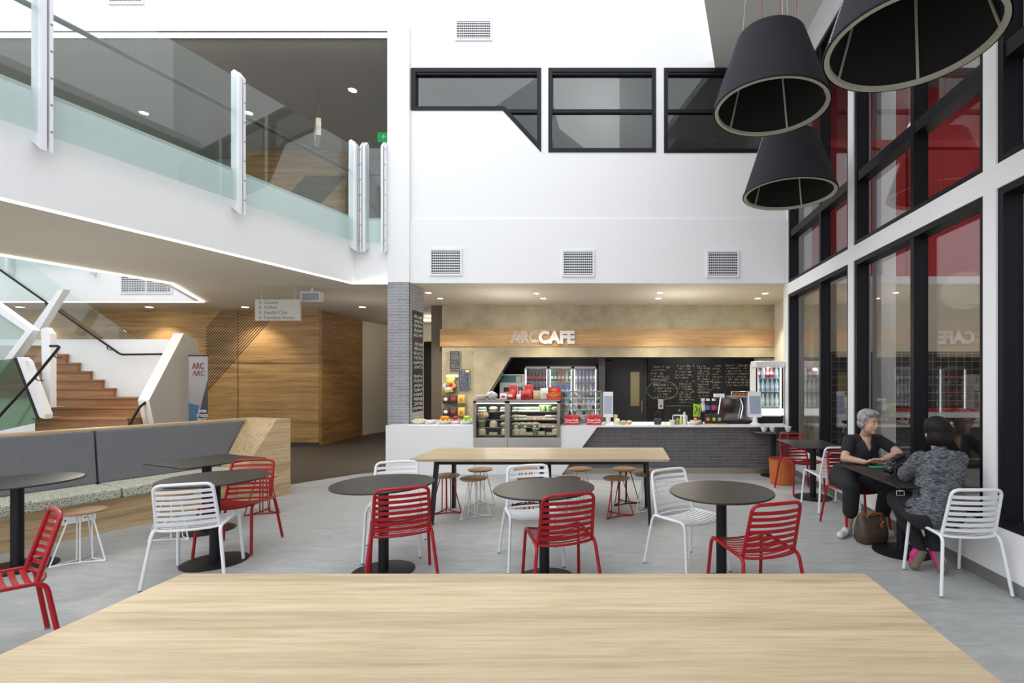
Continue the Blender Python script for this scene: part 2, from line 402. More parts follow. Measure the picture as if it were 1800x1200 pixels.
# led strips set in the soffit edges
def led(name, pts, label, z=ZS-.012, wd=.03, inset=.03, d=(0, 0)):
    m = MB(); m.sweep([(x, y, z) for x, y in pts], .022, wd, (0, 0, 1))
    return one(m, name, LED, label, 'light')
led('light_strip', [(-6.71, 1.0), (-4.655, YB-.0), (-4.05, YB-.03)], 'long warm light strip under the edge of the white balcony, running to the column')
led('light_strip', [(-9.33, 3.0), (-7.83, 8.72), (-9.0, 10.82), (-17, 10.82)], 'warm light strip around the edge of the opening in the ceiling above the stairs')
# upper level: header wall, ceiling, rear walls
struct('wall_header', MB().box(-18, -4.04, YB, YB+.2, 7.70, 12), WHITE)
struct('ceiling_upper', MB().box(-18, -3.7, YB+.2, 14.2, 7.72, 7.8), UPCEIL)
one(MB().box(-18, -4.06, YB+.03, YB+.08, 7.625, 7.68), 'light_strip', LED, 'straight light strip along the bottom edge of the white wall at the upper level', 'light')
struct('trim_9', MB().box(-18, -4.04, YB+.02, YB+.20, 7.68, 7.70), DGREY)
m = MB(); m.box(-10.15, -7.35, 13.4, 13.55, ZU, 7.72); struct('wall_upper_timber', m, TIMBER)
m = MB(); m.box(-18, -10.15, 13.9, 14.0, ZU, 7.72); m.box(-7.35, -3.5, 14.0, 14.1, ZU, 7.72); struct('wall_upper_rear', m, GREYP)
m = MB()
for i in range(26):
    u = i*.075; x0, z0 = -9.35+i*.042, 6.0; m.tube([(x0, 13.39, z0), (x0+.95, 13.39, z0+1.05)], .007, 4)
one(m, 'screen_grooves', DGREY, 'band of fine dark diagonal lines on the timber wall of the upper level', 'wall decoration')
# lower rear walls
struct('wall_timber', MB().box(-18, -7.29, 12.1, 12.25, 0, ZS), TIMBER)
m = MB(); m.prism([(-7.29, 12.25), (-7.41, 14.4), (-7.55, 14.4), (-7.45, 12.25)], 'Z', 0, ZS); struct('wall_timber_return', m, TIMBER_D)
m = MB(); strip(m, (-7.41, 14.4), (-6.95, 17.5), .1, 0, ZS); struct('wall_cream', m, CREAM)
m = MB(); m.box(-7.6, -4.02, 15.5, 15.7, 2.78, ZS); struct('wall_header_cream', m, CREAM)
m = MB(); m.box(-7.2, 4, 17.0, 17.2, 0, ZS); m.box(-4.3, -4.05, 11.4, 17, 0, ZS); struct('wall_rear_hall', m, BROWN)
m = MB(); m.box(-18, -17.8, 7, 14, 0, 8); struct('wall_left', m, WHITE)
m = MB(); m.box(-7.30, -7.27, 12.07, 12.1, 0, .09); m.box(-18, -7.29, 12.06, 12.1, 0, .09); struct('baseboard_timber', m, DGREY)
m = MB()
for i in range(21):
    u = i*.068; a = (-9.60+u, 3.28); b = (-9.60+u-3, 3.28-3*1.12)
    xb = max(b[0], -10.0); t = (a[0]-xb)/(a[0]-b[0]); b = (xb, a[1]-(a[1]-b[1])*t)
    if a[0] > xb: m.tube([(a[0], 12.095, a[1]), (b[0], 12.095, b[1])], .0075, 4)
one(m, 'wall_grooves', DGREY, 'band of dark diagonal lines cut into the timber wall beside the stairs', 'wall decoration')
m = MB(); m.box(-9.24, -9.23, 12.09, 12.1, 0, ZS); m.box(-18, -7.3, 12.09, 12.1, 2.0, 2.006); m.build('panel_joint', DGREY)['kind'] = 'structure'

# ---- back wall above the kiosk, with clerestory windows
WB = [(-3.66, -1.38), (-1.253, .626), (.766, 2.92)]
m = MB()
m.box(-3.66, XR+.3, YB, YB+.2, 4.40, 5.57); m.box(-3.66, XR+.3, YB-.02, YB+.2, ZS+.06, 4.40); m.box(-3.66, XR+.3, YB-.02, YB+.05, ZS-.006, ZS+.06)
m.prism([(-3.66, 5.57), (-1.38, 5.57), (-2.05, 6.30), (-3.66, 6.30)], 'Y', YB, YB+.2)
m.box(-1.38, -1.253, YB, YB+.2, 5.57, 7.04); m.box(.626, .766, YB, YB+.2, 5.57, 7.04); m.box(XR, XR+.3, YB, YB+.2, 5.57, 7.04)
m.box(-4.04, XR+.3, YB, YB+.2, 7.04, 12)
struct('wall_back', m, WHITE)
struct('wall_column', MB().box(-4.04, -3.66, YB-.06, YB+.4, ZS, 7.75), WHITE)
def frame2d(mb, poly, th, y0, y1):
    """picture-frame of width th around a convex polygon in XZ"""
    n = len(poly); c = Vector((sum(p[0] for p in poly)/n, sum(p[1] for p in poly)/n)); inn = []
    for i in range(n):
        p0, p1, p2 = Vector(poly[i-1]), Vector(poly[i]), Vector(poly[(i+1) % n])
        d1 = (p1-p0).normalized(); d2 = (p2-p1).normalized(); n1 = Vector((-d1.y, d1.x)); n2 = Vector((-d2.y, d2.x))
        if n1.dot(c-p1) < 0 and n == 4: n1 = -n1
        if n2.dot(c-p1) < 0 and n == 4: n2 = -n2
        bis = (n1+n2); k = th/max(.2, (bis.dot(n1))); inn.append(p1+bis*k)
    for i in range(n):
        j = (i+1) % n; mb.prism([tuple(poly[i]), tuple(poly[j]), tuple(inn[j]), tuple(inn[i])], 'Y', y0, y1)
    return inn
polys = [[(-3.64, 6.30), (-2.05, 6.30), (-1.38, 5.58), (-1.38, 7.04), (-3.64, 7.04)],
         [(-1.253, 5.57), (.626, 5.57), (.626, 7.04), (-1.253, 7.04)],
         [(.766, 5.56), (2.92, 5.56), (2.92, 7.04), (.766, 7.04)]]
for i, p in enumerate(polys):
    e = empty('window_%d' % (i+1), (0, 0, 0)); e['kind'] = 'structure'
    m = MB(); frame2d(m, p, .07, YB-.015, YB+.1)
    x0 = -2.05 if i == 0 else p[0][0]; m.box(x0, p[1][0] if i else -1.38, YB+.01, YB+.09, 6.27, 6.33)
    m.box(p[-1][0], p[-2][0] if i != 0 else -1.38, YB, YB+.1, 6.93, 6.97)
    m.build('window_frame', FRAMEB, e)
    MB().prism(p, 'Y', YB+.05, YB+.06).build('window_pane', CLGLASS, e)
# room behind the clerestory windows
m = MB(); m.box(-4.0, 3.6, 12.3, 12.4, 5.2, 9.2); m.box(-4.1, -4.0, 8.95, 12.4, 5.2, 9.2); m.box(3.2, 3.3, 8.95, 12.4, 5.2, 9.2)
struct('wall_gallery', m, GREYP)
struct('floor_gallery', MB().box(-4, 3.3, 8.95, 12.3, 5.2, 5.25), DGREY)
struct('ceiling_gallery', MB().prism([(8.95, 8.9), (12.3, 7.2), (12.3, 7.3), (8.95, 9.0)], 'X', -4, 3.3), GREYP)
m = MB(); m.sweep([(-3.4, 12.2, 8.4), (-1.9, 9.2, 5.4)], .3, .25, (1, 0, 0)); m.sweep([(1.3, 12.2, 7.4), (.2, 10.0, 5.3)], .25, .25, (1, 0, 0))
struct('trim_2', m, WHITE2)
one(MB().box(-1.3, .7, 9.2, 9.24, 5.66, 5.70), 'light_strip', LED, 'short bright light strip seen low through the middle clerestory window', 'light')
point('gallery_lamp', (-.4, 10.8, 7.0), 26, (.9, 1, .95), .3)
# ---- ceiling over the glazed side
struct('ceiling_side', MB().prism([(1.66, YB), (3.3, YB), (3.3, -3), (-1.75, -3)], 'Z', 7.05, 7.2), GREYCEIL)
# ---- tiled column
m = MB(); m.box(-4.04, -3.66, YB-.05, 9.33, 0, ZS)
struct('wall_column_tiled', m, COLTILE)
struct('trim_3', MB().box(-3.665, -3.652, YB-.056, YB-.044, 0, ZS), DGREY)

# ---- glazed wall on the right
YP = [8.85, 6.42, 6.27, 4.03, 3.89, 1.65, 1.51, -.75]       # post edges
m = MB()
m.box(XR, XR+.22, -3, 8.95, .10, .46); m.box(XR, XR+.22, -3, 8.95, 3.08, 3.27); m.box(XR, XR+.22, -3, 8.95, 6.55, 7.06)
for a, b in ((8.72, 8.95), (6.27, 6.42), (3.89, 4.03), (1.51, 1.65)): m.box(XR, XR+.22, a, b, .46, 3.08); m.box(XR, XR+.22, a, b, 3.27, 6.55)
struct('wall_right', m, WHITE)
struct('baseboard_right', MB().box(XR+.0, XR+.2, -3, 8.6, 0, .10), M('skirting', (.20, .20, .20), .6))
bays = [(6.42, 8.72, 7.38), (4.03, 6.27, 5.05), (1.65, 3.89, 2.7), (-.75, 1.51, .4)]
n = 4
for (y0, y1, ym) in bays:
    for (z0, z1) in ((.46, 3.08), (3.27, 6.55)):
        e = empty('window_%d' % n); e['kind'] = 'structure'; n += 1
        m = MB(); X0, X1 = XR+.015, XR+.17; t = .055
        m.box(X0, X1, y0+t, y1-t, z0, z0+t); m.box(X0, X1, y0+t, y1-t, z1-t, z1); m.box(X0, X1, y0, y0+t, z0, z1); m.box(X0, X1, y1-t, y1, z0, z1)
        m.build('window_frame', FRAMEB, e)
        MB().box(X0+.01, X1, ym-.03, ym+.03, z0+t, z1-t).build('mullion', FRAMEB, e)
        if z0 > 1: MB().box(X0+.012, X1-.002, y0+t, y1-t, 4.06, 4.18).build('transom', FRAMEB, e)
        MB().box(XR+.14, XR+.15, y0+.02, y1-.02, z0+.02, z1-.02).build('window_pane', WINGLASS, e)
# ---- neighbouring hall behind the glazing
struct('floor_side_hall', MB().box(3.15, 14, -3, 9.7, -.1, 0), FLOOR)
m = MB(); m.box(3.55, 14, 9.6, 9.7, 2.14, 3.43); struct('wall_side_cream', m, CREAM)
m = MB(); m.box(3.55, 14, 9.6, 9.7, 0, 2.14); struct('wall_side_tiled', m, SQTILE)
m = MB(); m.box(3.15, 14, 9.6, 9.7, 3.43, 3.58); m.box(3.26, 3.56, 9.3, 9.6, 0, 6.9)
for px_, Y_, w_ in ((1562, 8.55, .25), (4.0, 0, 0)):
    if Y_: x = (px_-VX)/F*Y_; m.box(x-w_/2, x+w_/2, Y_, Y_+.3, 0, 6.9)
struct('wall_side_white', m, WHITE)
m = MB(); m.box(3.15, 14, 9.6, 9.7, 3.58, 7.2); m.box(7.0, 14, 9.35, 9.6, 4.6, 7.2); struct('wall_side_red', m, RED)
m = MB(); m.box(3.15, 14, 8.5, 8.62, 5.55, 5.67); m.box(4.9, 5.0, 8.5, 8.6, 3.4, 7.1); struct('trim_4', m, RED)
m = MB(); m.box(14, 14.1, -3, 9.7, 0, 7.2); struct('wall_side_end', m, CREAM)
struct('ceiling_side_hall', MB().box(3.15, 14, -3, 9.7, 7.2, 7.3), GREYP)
m = MB(); m.box(4.6, 9.0, 9.0, 9.3, 0, .915); struct('trim_5', m, BLACKM)
one(MB().box(4.55, 9.05, 8.95, 9.35, .92, 1.0), 'servery_counter', WHITEM, 'long white servery top in the next hall behind the glass', 'counter', loc=(0, 0, 0))
one(MB().box(4.55, 9.05, 9.4, 9.46, 1.0, 1.06), 'servery_rail', RED, 'red band along the servery in the next hall behind the glass', 'rail')
area('side_hall_ceiling_light', (8, 6.0, 7.1), (0, 0, 0), 7, 5, 170, (1, .96, .9))
point('side_hall_lamp', (5.4, 7.9, 3.0), 30, (1, .93, .84), .3)

# ---- kiosk shell
YK = 11.3; XL, XK = -4.02, 3.48
m = MB()
m.box(XL, XK, YK, YK+.15, 2.74, ZS)
m.box(XL, XK, YK, YK+.15, 2.10, 2.345)
m.prism([(XL, 0), (-3.75, 0), (-2.93, 1.305), (-2.465, 2.10), (XL, 2.10)], 'Y', YK, YK+.15)
struct('wall_kiosk', m, CONC)
m = MB(); m.box(XL-.04, XK, YK-.02, YK+.17, 2.345, 2.74); struct('trim_6', m, STRIPW)
m = MB(); m.sweep([(-3.75, YK+.07, 0), (-2.465, YK+.07, 2.10), (XK, YK+.07, 2.10)], .16, .02, (0, 1, 0)); struct('trim_7', m, BLACKM)
m = MB(); m.box(XK, XK+.1, 9.0, YK+2, 0, ZS); struct('wall_kiosk_side', m, CREAM)
m = MB(); m.box(-4.0, 3.6, 13.0, 13.1, 0, 2.6); struct('wall_kiosk_rear', m, BLACKB)
m = MB(); m.box(-4.0, XK, YK+.15, 13.0, 2.45, 2.5); struct('ceiling_kiosk', m, DGREY)
e = empty('door_1', (0, 0, 0)); e['kind'] = 'structure'
m = MB(); m.box(-.36, -.24, 12.93, 13.0, 0, 2.12); m.box(.62, .68, 12.93, 13.0, 0, 2.12); m.box(-.36, .68, 12.93, 13.0, 2.08, 2.14); m.build('door_frame', DGREY, e)
m = MB(); m.box(-.24, .62, 12.95, 13.0, 0, 2.08); m.build('door_leaf', DGREY, e)
m = MB(); m.box(.27, .50, 12.935, 12.95, .92, 1.80); m.build('vision_panel', M('amber_glass', (.42, .34, .14), .15), e)
m = MB(); m.tube([(.56, 12.90, .75), (.56, 12.90, 1.05)], .012); m.tube([(.56, 12.95, .78), (.56, 12.90, .78)], .008); m.tube([(.56, 12.95, 1.02), (.56, 12.90, 1.02)], .008); m.build('door_handle', STEEL, e)
struct('trim_8', MB().box(-.52, -.36, 12.15, 12.3, 0, 2.45), CTRTILE)
point('kiosk_rear_lamp', (-1.3, 12.0, 2.35), 10, (1, .95, .9), .1)
point('kiosk_rear_lamp', (1.8, 12.0, 2.35), 14, (1, .95, .9), .1)

# ---- staircase (fixed)
m = MB(); g = [(-10.35, 8.84, .92), (-10.64, 9.25, 1.09), (-11.2, 9.65, 1.26)]
for x0, y, z in g: m.box(x0+.02, -8.69, y, 10.0, max(0, z-.17-.9*(z < 1)), z-.03); m.box(x0, -8.69, y-.02, 10.0, z-.03, z)
for j in range(6):
    xr = at(199-21*j, 0, 10.0).x; z = 1.43+.17*j
    m.box(-14, xr, 10.0, 10.06, z-.17, z-.03); m.box(-14, xr+.012, 9.985, 10.06, z-.03, z)
one(m, 'staircase', STAIRW, 'timber staircase rising to the left in front of a white wall', 'staircase')
m = MB(); m.box(-14, -8.95, 10.07, 10.2, 0, 2.41); struct('wall_stair_guard', m, WHITE)
area('stair_void_fill', (-12.5, 6.2, 11.0), (0, 0, 0), 5, 4.5, 260, (.97, .98, 1))  # unseen area fill added to brighten the white fascia of the void
point('hall_fill', (-8.6, 8.2, 1.9), 22, (1, .90, .76), .05)  # bare points added to lift the hall soffit and timber, no fittings
point('hall_fill', (-5.4, 10.6, 2.3), 7, (1, .90, .76), .05)
point('hall_fill', (-6.6, 6.2, 1.7), 10, (1, .92, .80), .05)
point('counter_fill', (-2.2, 9.9, 2.4), 24, (1, .92, .80), .05)  # fill points added to brighten the kiosk ceiling and concrete wall
point('counter_fill', (1.2, 9.9, 2.4), 26, (1, .92, .80), .05)
point('hall_fill', (-5.6, 14.2, 3.0), 14, (1, .88, .72), .15)  # more added fill, for the back of the hall
point('hall_fill', (-5.0, 13.4, 3.0), 8, (1, .88, .72), .15)

# raked white guard at the foot of the stairs
m = MB(); X = -8.47
m.prism([(9.0, 1.23), (9.72, 2.50), (10.05, 2.38), (10.1, 0), (9.16, 0), (9.12, .7)], 'X', X-.2, X)
one(m, 'stair_guard', [M('guard_white', (.74, .72, .68), .6)], 'thick white raked guard panel at the right of the timber stairs, beside the banner', 'stair guard')
def bar(pts, w_, th, up): m = MB(); m.sweep(pts, w_, th, up); return m
def rail(name, pts, label, r=.02, brackets=(), **kw):
    m = MB(); m.tube(fillet(pts, .06), r, 8)
    t = thing(name, label, 'handrail'); m.build('rail', BLACKM, t, smooth=40)
    for b in brackets:
        q = MB(); q.tube(fillet([b, (b[0], b[1]+.02, b[2]-.06), (b[0], b[1]+.12, b[2]-.06)], .02), .008, 6); q.build('bracket', BLACKM, t)
    return t
P = at
rail('handrail', [P(-40, 446, 10.0), P(212, 623, 9.98), P(300, 622, 9.98)], 'long black handrail coming down the stair glass and levelling out on the white stair wall', brackets=[tuple(P(188, 609, 9.98)), tuple(P(80, 533, 9.98))])
rail('handrail', [P(88, 608, 8.45), P(106, 608, 8.45), P(60, 664, 8.4), P(-20, 752, 8.3)], 'short black handrail with a bent end in front of the timber steps', brackets=[tuple(P(95, 622, 8.44)), tuple(P(62, 662, 8.4))])
rail('handrail', [P(262, 703, 9.06), P(246, 714, 8.95), P(226, 748, 8.75)], 'small piece of black handrail at the foot of the raked guard', .022)
def balglass(name, quad, th, label, mats=BALGLASS):
    a = [Vector(q) for q in quad]; nn = (a[1]-a[0]).cross(a[2]-a[0]).normalized()*th
    m = MB(); m.add(a+[v+nn for v in a], [(0,1,2,3)[::-1], (4,5,6,7), (0,1,5,4), (1,2,6,5), (2,3,7,6), (3,0,4,7)])
    return m
t = thing('stair_balustrade', 'upper glass balustrade of the stairs with a raked white end post', 'balustrade', (0, 0, 0))
balglass('', [P(-60, 400, 10.03), P(38, 455, 10.03), P(238, 595, 10.03), P(-60, 595, 10.03)], .012, '').build('glass_panel', BALGLASS, t)
m = MB(); m.prism([tuple((v.x, v.z)) for v in (P(112, 508, 9.6), P(102, 510, 9.6), P(55, 576, 9.6), P(66, 584, 9.6))], 'Y', 9.6, 9.72); m.build('post', WHITEM, t)
t = thing('stair_balustrade', 'near glass balustrade of the stairs with white sloping cap and posts at the left edge', 'balustrade', (0, 0, 0))
balglass('', [P(-60, 505, 8.7), P(55, 583, 8.7), P(-5, 668, 8.7), P(-60, 668, 8.7)], .012, '').build('glass_panel', glass('pale_glass', (.80, .90, .92), 1.5, haze=.35), t)
def pri(pts, Y, d, mat, nm, t): m = MB(); m.prism([(v.x, v.z) for v in (P(a, b, Y) for a, b in pts)], 'Y', Y, Y+d); return m.build(nm, mat, t)
pri([(-60, 498), (0, 538), (58, 580), (50, 586), (0, 552), (-60, 512)], 8.66, .12, WHITEM, 'cap', t)
pri([(58, 580), (46, 580), (-10, 655), (-10, 672), (8, 648)], 8.64, .14, WHITEM, 'post', t)
t = thing('stair_balustrade', 'low glass balustrade before the timber steps with a leaning white post', 'balustrade', (0, 0, 0))
balglass('', [P(-60, 640, 8.5), P(24, 630, 8.5), P(68, 742, 8.5), P(-60, 770, 8.5)], .012, '').build('glass_panel', glass('green_glass', (.42, .55, .42), 1.6), t)
pri([(72, 578), (80, 575), (88, 586), (88, 716), (75, 716)], 8.72, .1, WHITEM, 'upright', t)
pri([(28, 628), (36, 627), (44, 634), (79, 728), (78, 736), (68, 732)], 8.5, .12, WHITEM, 'leaning_post', t)
pri([(24, 630), (28, 628), (68, 734), (64, 736)], 8.49, .02, BLACKM, 'gasket', t)
pri([(57, 590), (72, 582), (73, 716), (40, 640)], 8.8, .012, BALGLASS, 'glass_fin', t)
# glass of the void seen above the strip light
t = thing('void_balustrade', 'glass balustrade above the opening in the ceiling over the stairs', 'balustrade')
MB().box(-17, -9.3, 10.64, 10.652, 4.0, 5.5).build('glass_panel', BALGLASS, t)
for x in (-13.0, -11.25):
    q = MB(); q.box(x-.03, x+.03, 10.60, 10.72, 3.85, 5.0); q.build('post', WHITEM, t)



# ---- balcony balustrade
t = thing('glass_balustrade', 'long glass balustrade with white bolted posts along the white balcony edge', 'balustrade')
def on_edge(px):
    k = (px-VX)/F; Y = (-6.95)/(k-.2663) if px < 628 else YB; return Vector((-6.95+.2663*Y, Y, 0)) if px < 628 else Vector((k*YB, YB, 0))
edir = Vector((2.06, 7.75, 0)).normalized(); enrm = Vector((edir.y, -edir.x, 0))
def slab_between(a, b, off, z0, z1, th=.016):
    m = MB(); a = a+enrm*off if a.y < 8.7 else a+Vector((0, -off, 0)); b = b+enrm*off if b.y < 8.7 else b+Vector((0, -off, 0))
    strip(m, (a.x, a.y), (b.x, b.y), th, z0, z1); return m
P0 = on_edge(68); P1 = on_edge(413); P2 = on_edge(617)
for a, b in ((Vector((E1[0], E1[1], 0)), P0), (P0, P1), (P1, P2)):
    slab_between(a, b, .10, 3.97, 5.60).build('glass_panel', BALGLASS, t)
m = MB(); strip(m, (-4.52, YB-.1), (-4.10, YB-.1), .016, 3.97, 5.60); m.build('glass_panel', BALGLASS, t)
def post(p, d, nrm):
    z0, z1 = 3.80, 5.72; m = MB(); d = Vector(d); nrm = Vector(nrm); q = MB()
    for s_, (o0, o1) in enumerate(((-.052, -.010), (.010, .036))):
        def V(o, dep, z): v = Vector(p)+d*o+nrm*dep; return (v.x, v.y, z)
        prof = [(0.0, z0+.10), (.14, z0), (.14, z1-.10), (.05, z1), (0.0, z1-.02)]
        vs = [V(o0, a_, z) for a_, z in prof]+[V(o1, a_, z) for a_, z in prof]; k = len(prof)
        m.add(vs, [tuple(range(k))[::-1], tuple(range(k, 2*k))]+[(i, (i+1) % k, k+(i+1) % k, k+i) for i in range(k)])
    o = m.build('post', WHITEM, t)
    for k in range(7):
        z = z0+.2+k*.26; v = Vector(p)+d*.023+nrm*.142; q.ball((v.x, v.y, z), .009, 6, 4)
    q.build('bolt', GALV, o, kind='stuff')
for p in (P0, P1, P2): post(p, edir, enrm)
post((-4.44, YB, 0), (-1, 0, 0), (0, -1, 0)); post((-4.065, YB, 0), (1, 0, 0), (0, -1, 0))
m = MB(); rp_ = [Vector((E1[0], E1[1], 5.22))-enrm*.05, Vector((P2.x, P2.y, 5.22))-enrm*.05]; m.tube(rp_, .03, 10); m.tube([(-4.5, YB+.05, 5.2), (-4.08, YB+.05, 5.2)], .02, 8)
m.build('handrail', M('dark_rail', (.05, .055, .07), .35), t, smooth=40)

# ---- vents
def vent(cx, cz, w_, h_, Y, label, slats=9, split=1, group=None):
    t = thing('air_vent', label, 'vent', (cx, Y, cz), group=group)
    m = MB(); b = .035
    m.box(-w_/2-b, w_/2+b, -.02, 0, h_/2, h_/2+b); m.box(-w_/2-b, w_/2+b, -.02, 0, -h_/2-b, -h_/2); m.box(-w_/2-b, -w_/2, -.02, 0, -h_/2, h_/2); m.box(w_/2, w_/2+b, -.02, 0, -h_/2, h_/2)
    if split > 1: m.box(-.012, .012, -.02, 0, -h_/2, h_/2)
    m.build('vent_frame', WHITEM, t)
    MB().box(-w_/2, w_/2, -.004, 0, -h_/2, h_/2).build('vent_backing', DGREY, t)
    m = MB()
    for i in range(slats): z = -h_/2+(i+.5)*h_/slats; m.box(-w_/2, w_/2, -.016, -.008, z-h_/slats*.17, z+h_/slats*.17)
    nv = int(w_/.035)
    for i in range(1, nv): x = -w_/2+i*w_/nv; m.box(x-.003, x+.003, -.012, -.006, -h_/2, h_/2)
    m.build('vent_grille', WHITEM, t)
for x, y, lb in ((784, 461, 'square air vent in the white bulkhead, nearest the tiled column'), (1016.5, 463, 'square air vent in the white bulkhead, middle of the three in the row'), (1270.5, 464, 'square air vent in the white bulkhead, nearest the glazed wall')):
    p = at(x, y, YB-.02); vent(p.x, p.z, .50, .40, YB-.02, lb, 9)
p = at(833, 53.5, YB); vent(p.x, p.z, .58, .30, YB, 'wide air vent high on the white wall above the clerestory windows', 7)
p = at(258, 499, 10.73); vent(p.x, p.z, 1.05, .36, 10.73, 'double air vent seen through the opening in the ceiling above the stairs', 8, 2)
p = at(222, -4, YB); vent(p.x, p.z, .56, .18, YB-.0, 'air vent high on the white wall at the top left, cut by the picture edge', 5)

# ---- downlights
def downlight(x, y, z, e, label, grp, r=.05):
    t = thing('downlight', label, 'downlight', (x, y, z), group=grp)
    m = MB(); m.lathe([(r+.018, -.002), (r+.018, -.008), (r, -.010), (r, -.002)], n=20); m.build('trim_ring', WHITEM, t, smooth=40)
    MB().lathe([(r, -.004), (r*.5, -.009), (.001, -.010)], n=16, cap=False).build('lens', LAMP, t)
    if e: spot((x, y, z-.03), e)
PR = ('second pair from the column', 'third pair from the column', 'pair nearest the glazed wall', 'pair beside the tiled column')
for n_, (px, py) in enumerate(((943, 515), (955, 524), (1160, 514), (1157, 524), (1345, 515), (1332, 524), (753, 514), (774, 524))):
    Y = F*(ZS-HC)/(VY-py); x = (px-VX)/F*Y
    downlight(x, Y, ZS, 130, '%s small round ceiling light of the %s, over the counter' % ('front' if py < 520 else 'rear', PR[n_//2]), 'downlights over the counter', .055)
for px, py, lb in ((35, 539, 'leftmost'), (262, 539, 'second from the left'), (431, 539, 'third from the left, above the diagonal wall lines'), (637, 539, 'rightmost, near the tiled column')):
    Y = F*(ZS-HC)/(VY-py); x = (px-VX)/F*Y
    downlight(x, Y, ZS, 80, 'round ceiling light over the lower hall, '+lb, 'downlights of the lower hall', .07)
for px, py, lb in ((620, 158, 'bright round light in the upper ceiling nearest the white column'), (253, 198, 'round light in the upper ceiling at the left behind the glass'), (437, 198, 'round light in the upper ceiling beside the middle balustrade post')):
    Y = F*(7.72-HC)/(VY-py); x = (px-VX)/F*Y
    downlight(x, Y, 7.72, 140, lb, 'downlights of the upper level', .08)

# ---- signs
t = thing('direction_sign', 'hanging white direction sign with four lines of lettering and arrows', 'sign', tuple(at(489, 545, 9.0)))
MB().box(-.405, .405, -.02, .02, -.19, .19).build('sign_board', SIGNM, t, bevel=.003)
m = MB(); m.tube([(-.3, 0, .19), (-.3, 0, .46)], .004, 6); m.tube([(.3, 0, .19), (.3, 0, .46)], .004, 6); m.build('hanging_wire', STEEL, t)
for i, s_ in enumerate(('Courts', 'Toilets', 'Health Club', 'Function Room')):
    z = .135-.09*i; text(s_, .088, INK, (-.245, -.022, z), FRONT, t, 'lettering', .001, align='LEFT')
    m = MB()
    if i < 2: m.tube([(-.335, -.022, z-.0), (-.31, -.022, z+.028), (-.285, -.022, z)], .004, 4); m.tube([(-.335, -.022, z-.028), (-.31, -.022, z), (-.285, -.022, z-.028)], .004, 4)
    elif i == 2: m.tube([(-.31, -.022, z+.025), (-.335, -.022, z), (-.31, -.022, z-.025)], .004, 4); m.tube([(-.285, -.022, z+.025), (-.31, -.022, z), (-.285, -.022, z-.025)], .004, 4)
    else: m.tube([(-.33, -.022, z+.025), (-.33, -.022, z-.02), (-.28, -.022, z-.0)], .004, 4); m.tube([(-.305, -.022, z+.02), (-.28, -.022, z), (-.305, -.022, z-.02)], .004, 4)
    m.build('arrow', INK, t)
t = thing('exit_light_box', 'small blank grey light box with white rim under the ceiling beside the direction sign', 'light box', tuple(at(549, 522, 9.3)))
MB().box(-.16, .16, -.05, .05, -.07, .07).build('panel', M('pale_panel', (.38, .37, .44), .3), t)
m = MB()
for b in ((-.18, .18, .07, .09), (-.18, .18, -.09, -.07), (-.18, -.16, -.07, .07), (.16, .18, -.07, .07)): m.box(b[0], b[1], -.06, .055, b[2], b[3])
m.box(-.02, .02, -.02, .02, .09, .17); m.build('rim', WHITEM, t)
t = thing('exit_sign', 'small green exit sign under the upper ceiling at the edge of the white column', 'sign', tuple(at(681, 241, 11.5)))
MB().box(-.22, .12, -.02, .02, -.10, .10).build('panel', emat('exit_green', (.02, .30, .09), 1.0), t)
m = MB(); m.tube([(-.02, -.025, 0), (-.10, -.025, 0)], .012, 4); m.tube([(-.06, -.025, .04), (-.10, -.025, 0), (-.06, -.025, -.04)], .012, 4); m.build('arrow', WHITEM, t)
MB().box(-.01, .01, -.01, .01, .10, .62).build('hanger', BLACKM, t)
t = thing('hanging_sign', 'white sign hanging edge-on from the upper ceiling', 'sign', tuple(at(560, 222, 10.5)))
m = MB(); m.prism([(-.04, -.02), (.04, .02), (-.33, .56), (-.41, .52)], 'Z', -.18, .18); m.build('sign_board', SIGNM, t); 
m = MB(); m.tube([(-.05, .08, .17), (-.05, .08, 1.05)], .006, 6); m.tube([(-.30, .45, .17), (-.30, .45, 1.05)], .006, 6); m.build('hanging_wire', STEEL, t)
# ================================================================ FURNITURE
# ---- long tables
def long_table(label, x0, x1, y0, y1, zt, mids):
    t = thing('communal_table', label, 'table', ((x0+x1)/2, (y0+y1)/2, 0)); hw = (x1-x0)/2; hd = (y1-y0)/2
    m = MB(); c = .012
    m.add([(-hw+c, -hd+c, zt-.034), (hw-c, -hd+c, zt-.034), (hw-c, hd-c, zt-.034), (-hw+c, hd-c, zt-.034), (-hw, -hd, zt-.012), (hw, -hd, zt-.012), (hw, hd, zt-.012), (-hw, hd, zt-.012),
           (-hw, -hd, zt), (hw, -hd, zt), (hw, hd, zt), (-hw, hd, zt)],
          [(0,3,2,1), (8,9,10,11)]+[(a, (a+1) % 4, 4+(a+1) % 4, 4+a) for a in range(4)]+[(4+a, 4+(a+1) % 4, 8+(a+1) % 4, 8+a) for a in range(4)])
    m.build('tabletop', OAKTOP, t)
    m = MB(); a = hw-.22
    for y in (-hd+.13, hd-.17): m.box(-a, a, y, y+.04, zt-.085, zt-.034)
    for x in [-a, a-.04]+mids: m.box(x, x+.04, -hd+.13, hd-.13, zt-.085, zt-.034)
    m.build('underframe', BLACKM, t)
    for x, dx in ((-a+.02, -.03), (a-.02, .03)) + tuple((q+.02, 0) for q in mids):
        for s in (-1, 1):
            m = MB(); yt = s*(hd-.16); m.sweep([(x, yt, zt-.06), (x+dx, s*(hd-.07), 0.0)], .07, .035, (0, 1, 0)); m.build('leg', BLACKM, t)
    return t
long_table('large pale oak table with chamfered edge filling the foreground', -1.94, 1.085, .95, 2.22, .74, [])
long_table('long pale oak table in front of the counter with stools around it', -2.29, .54, 5.44, 6.34, .74, [-.02])

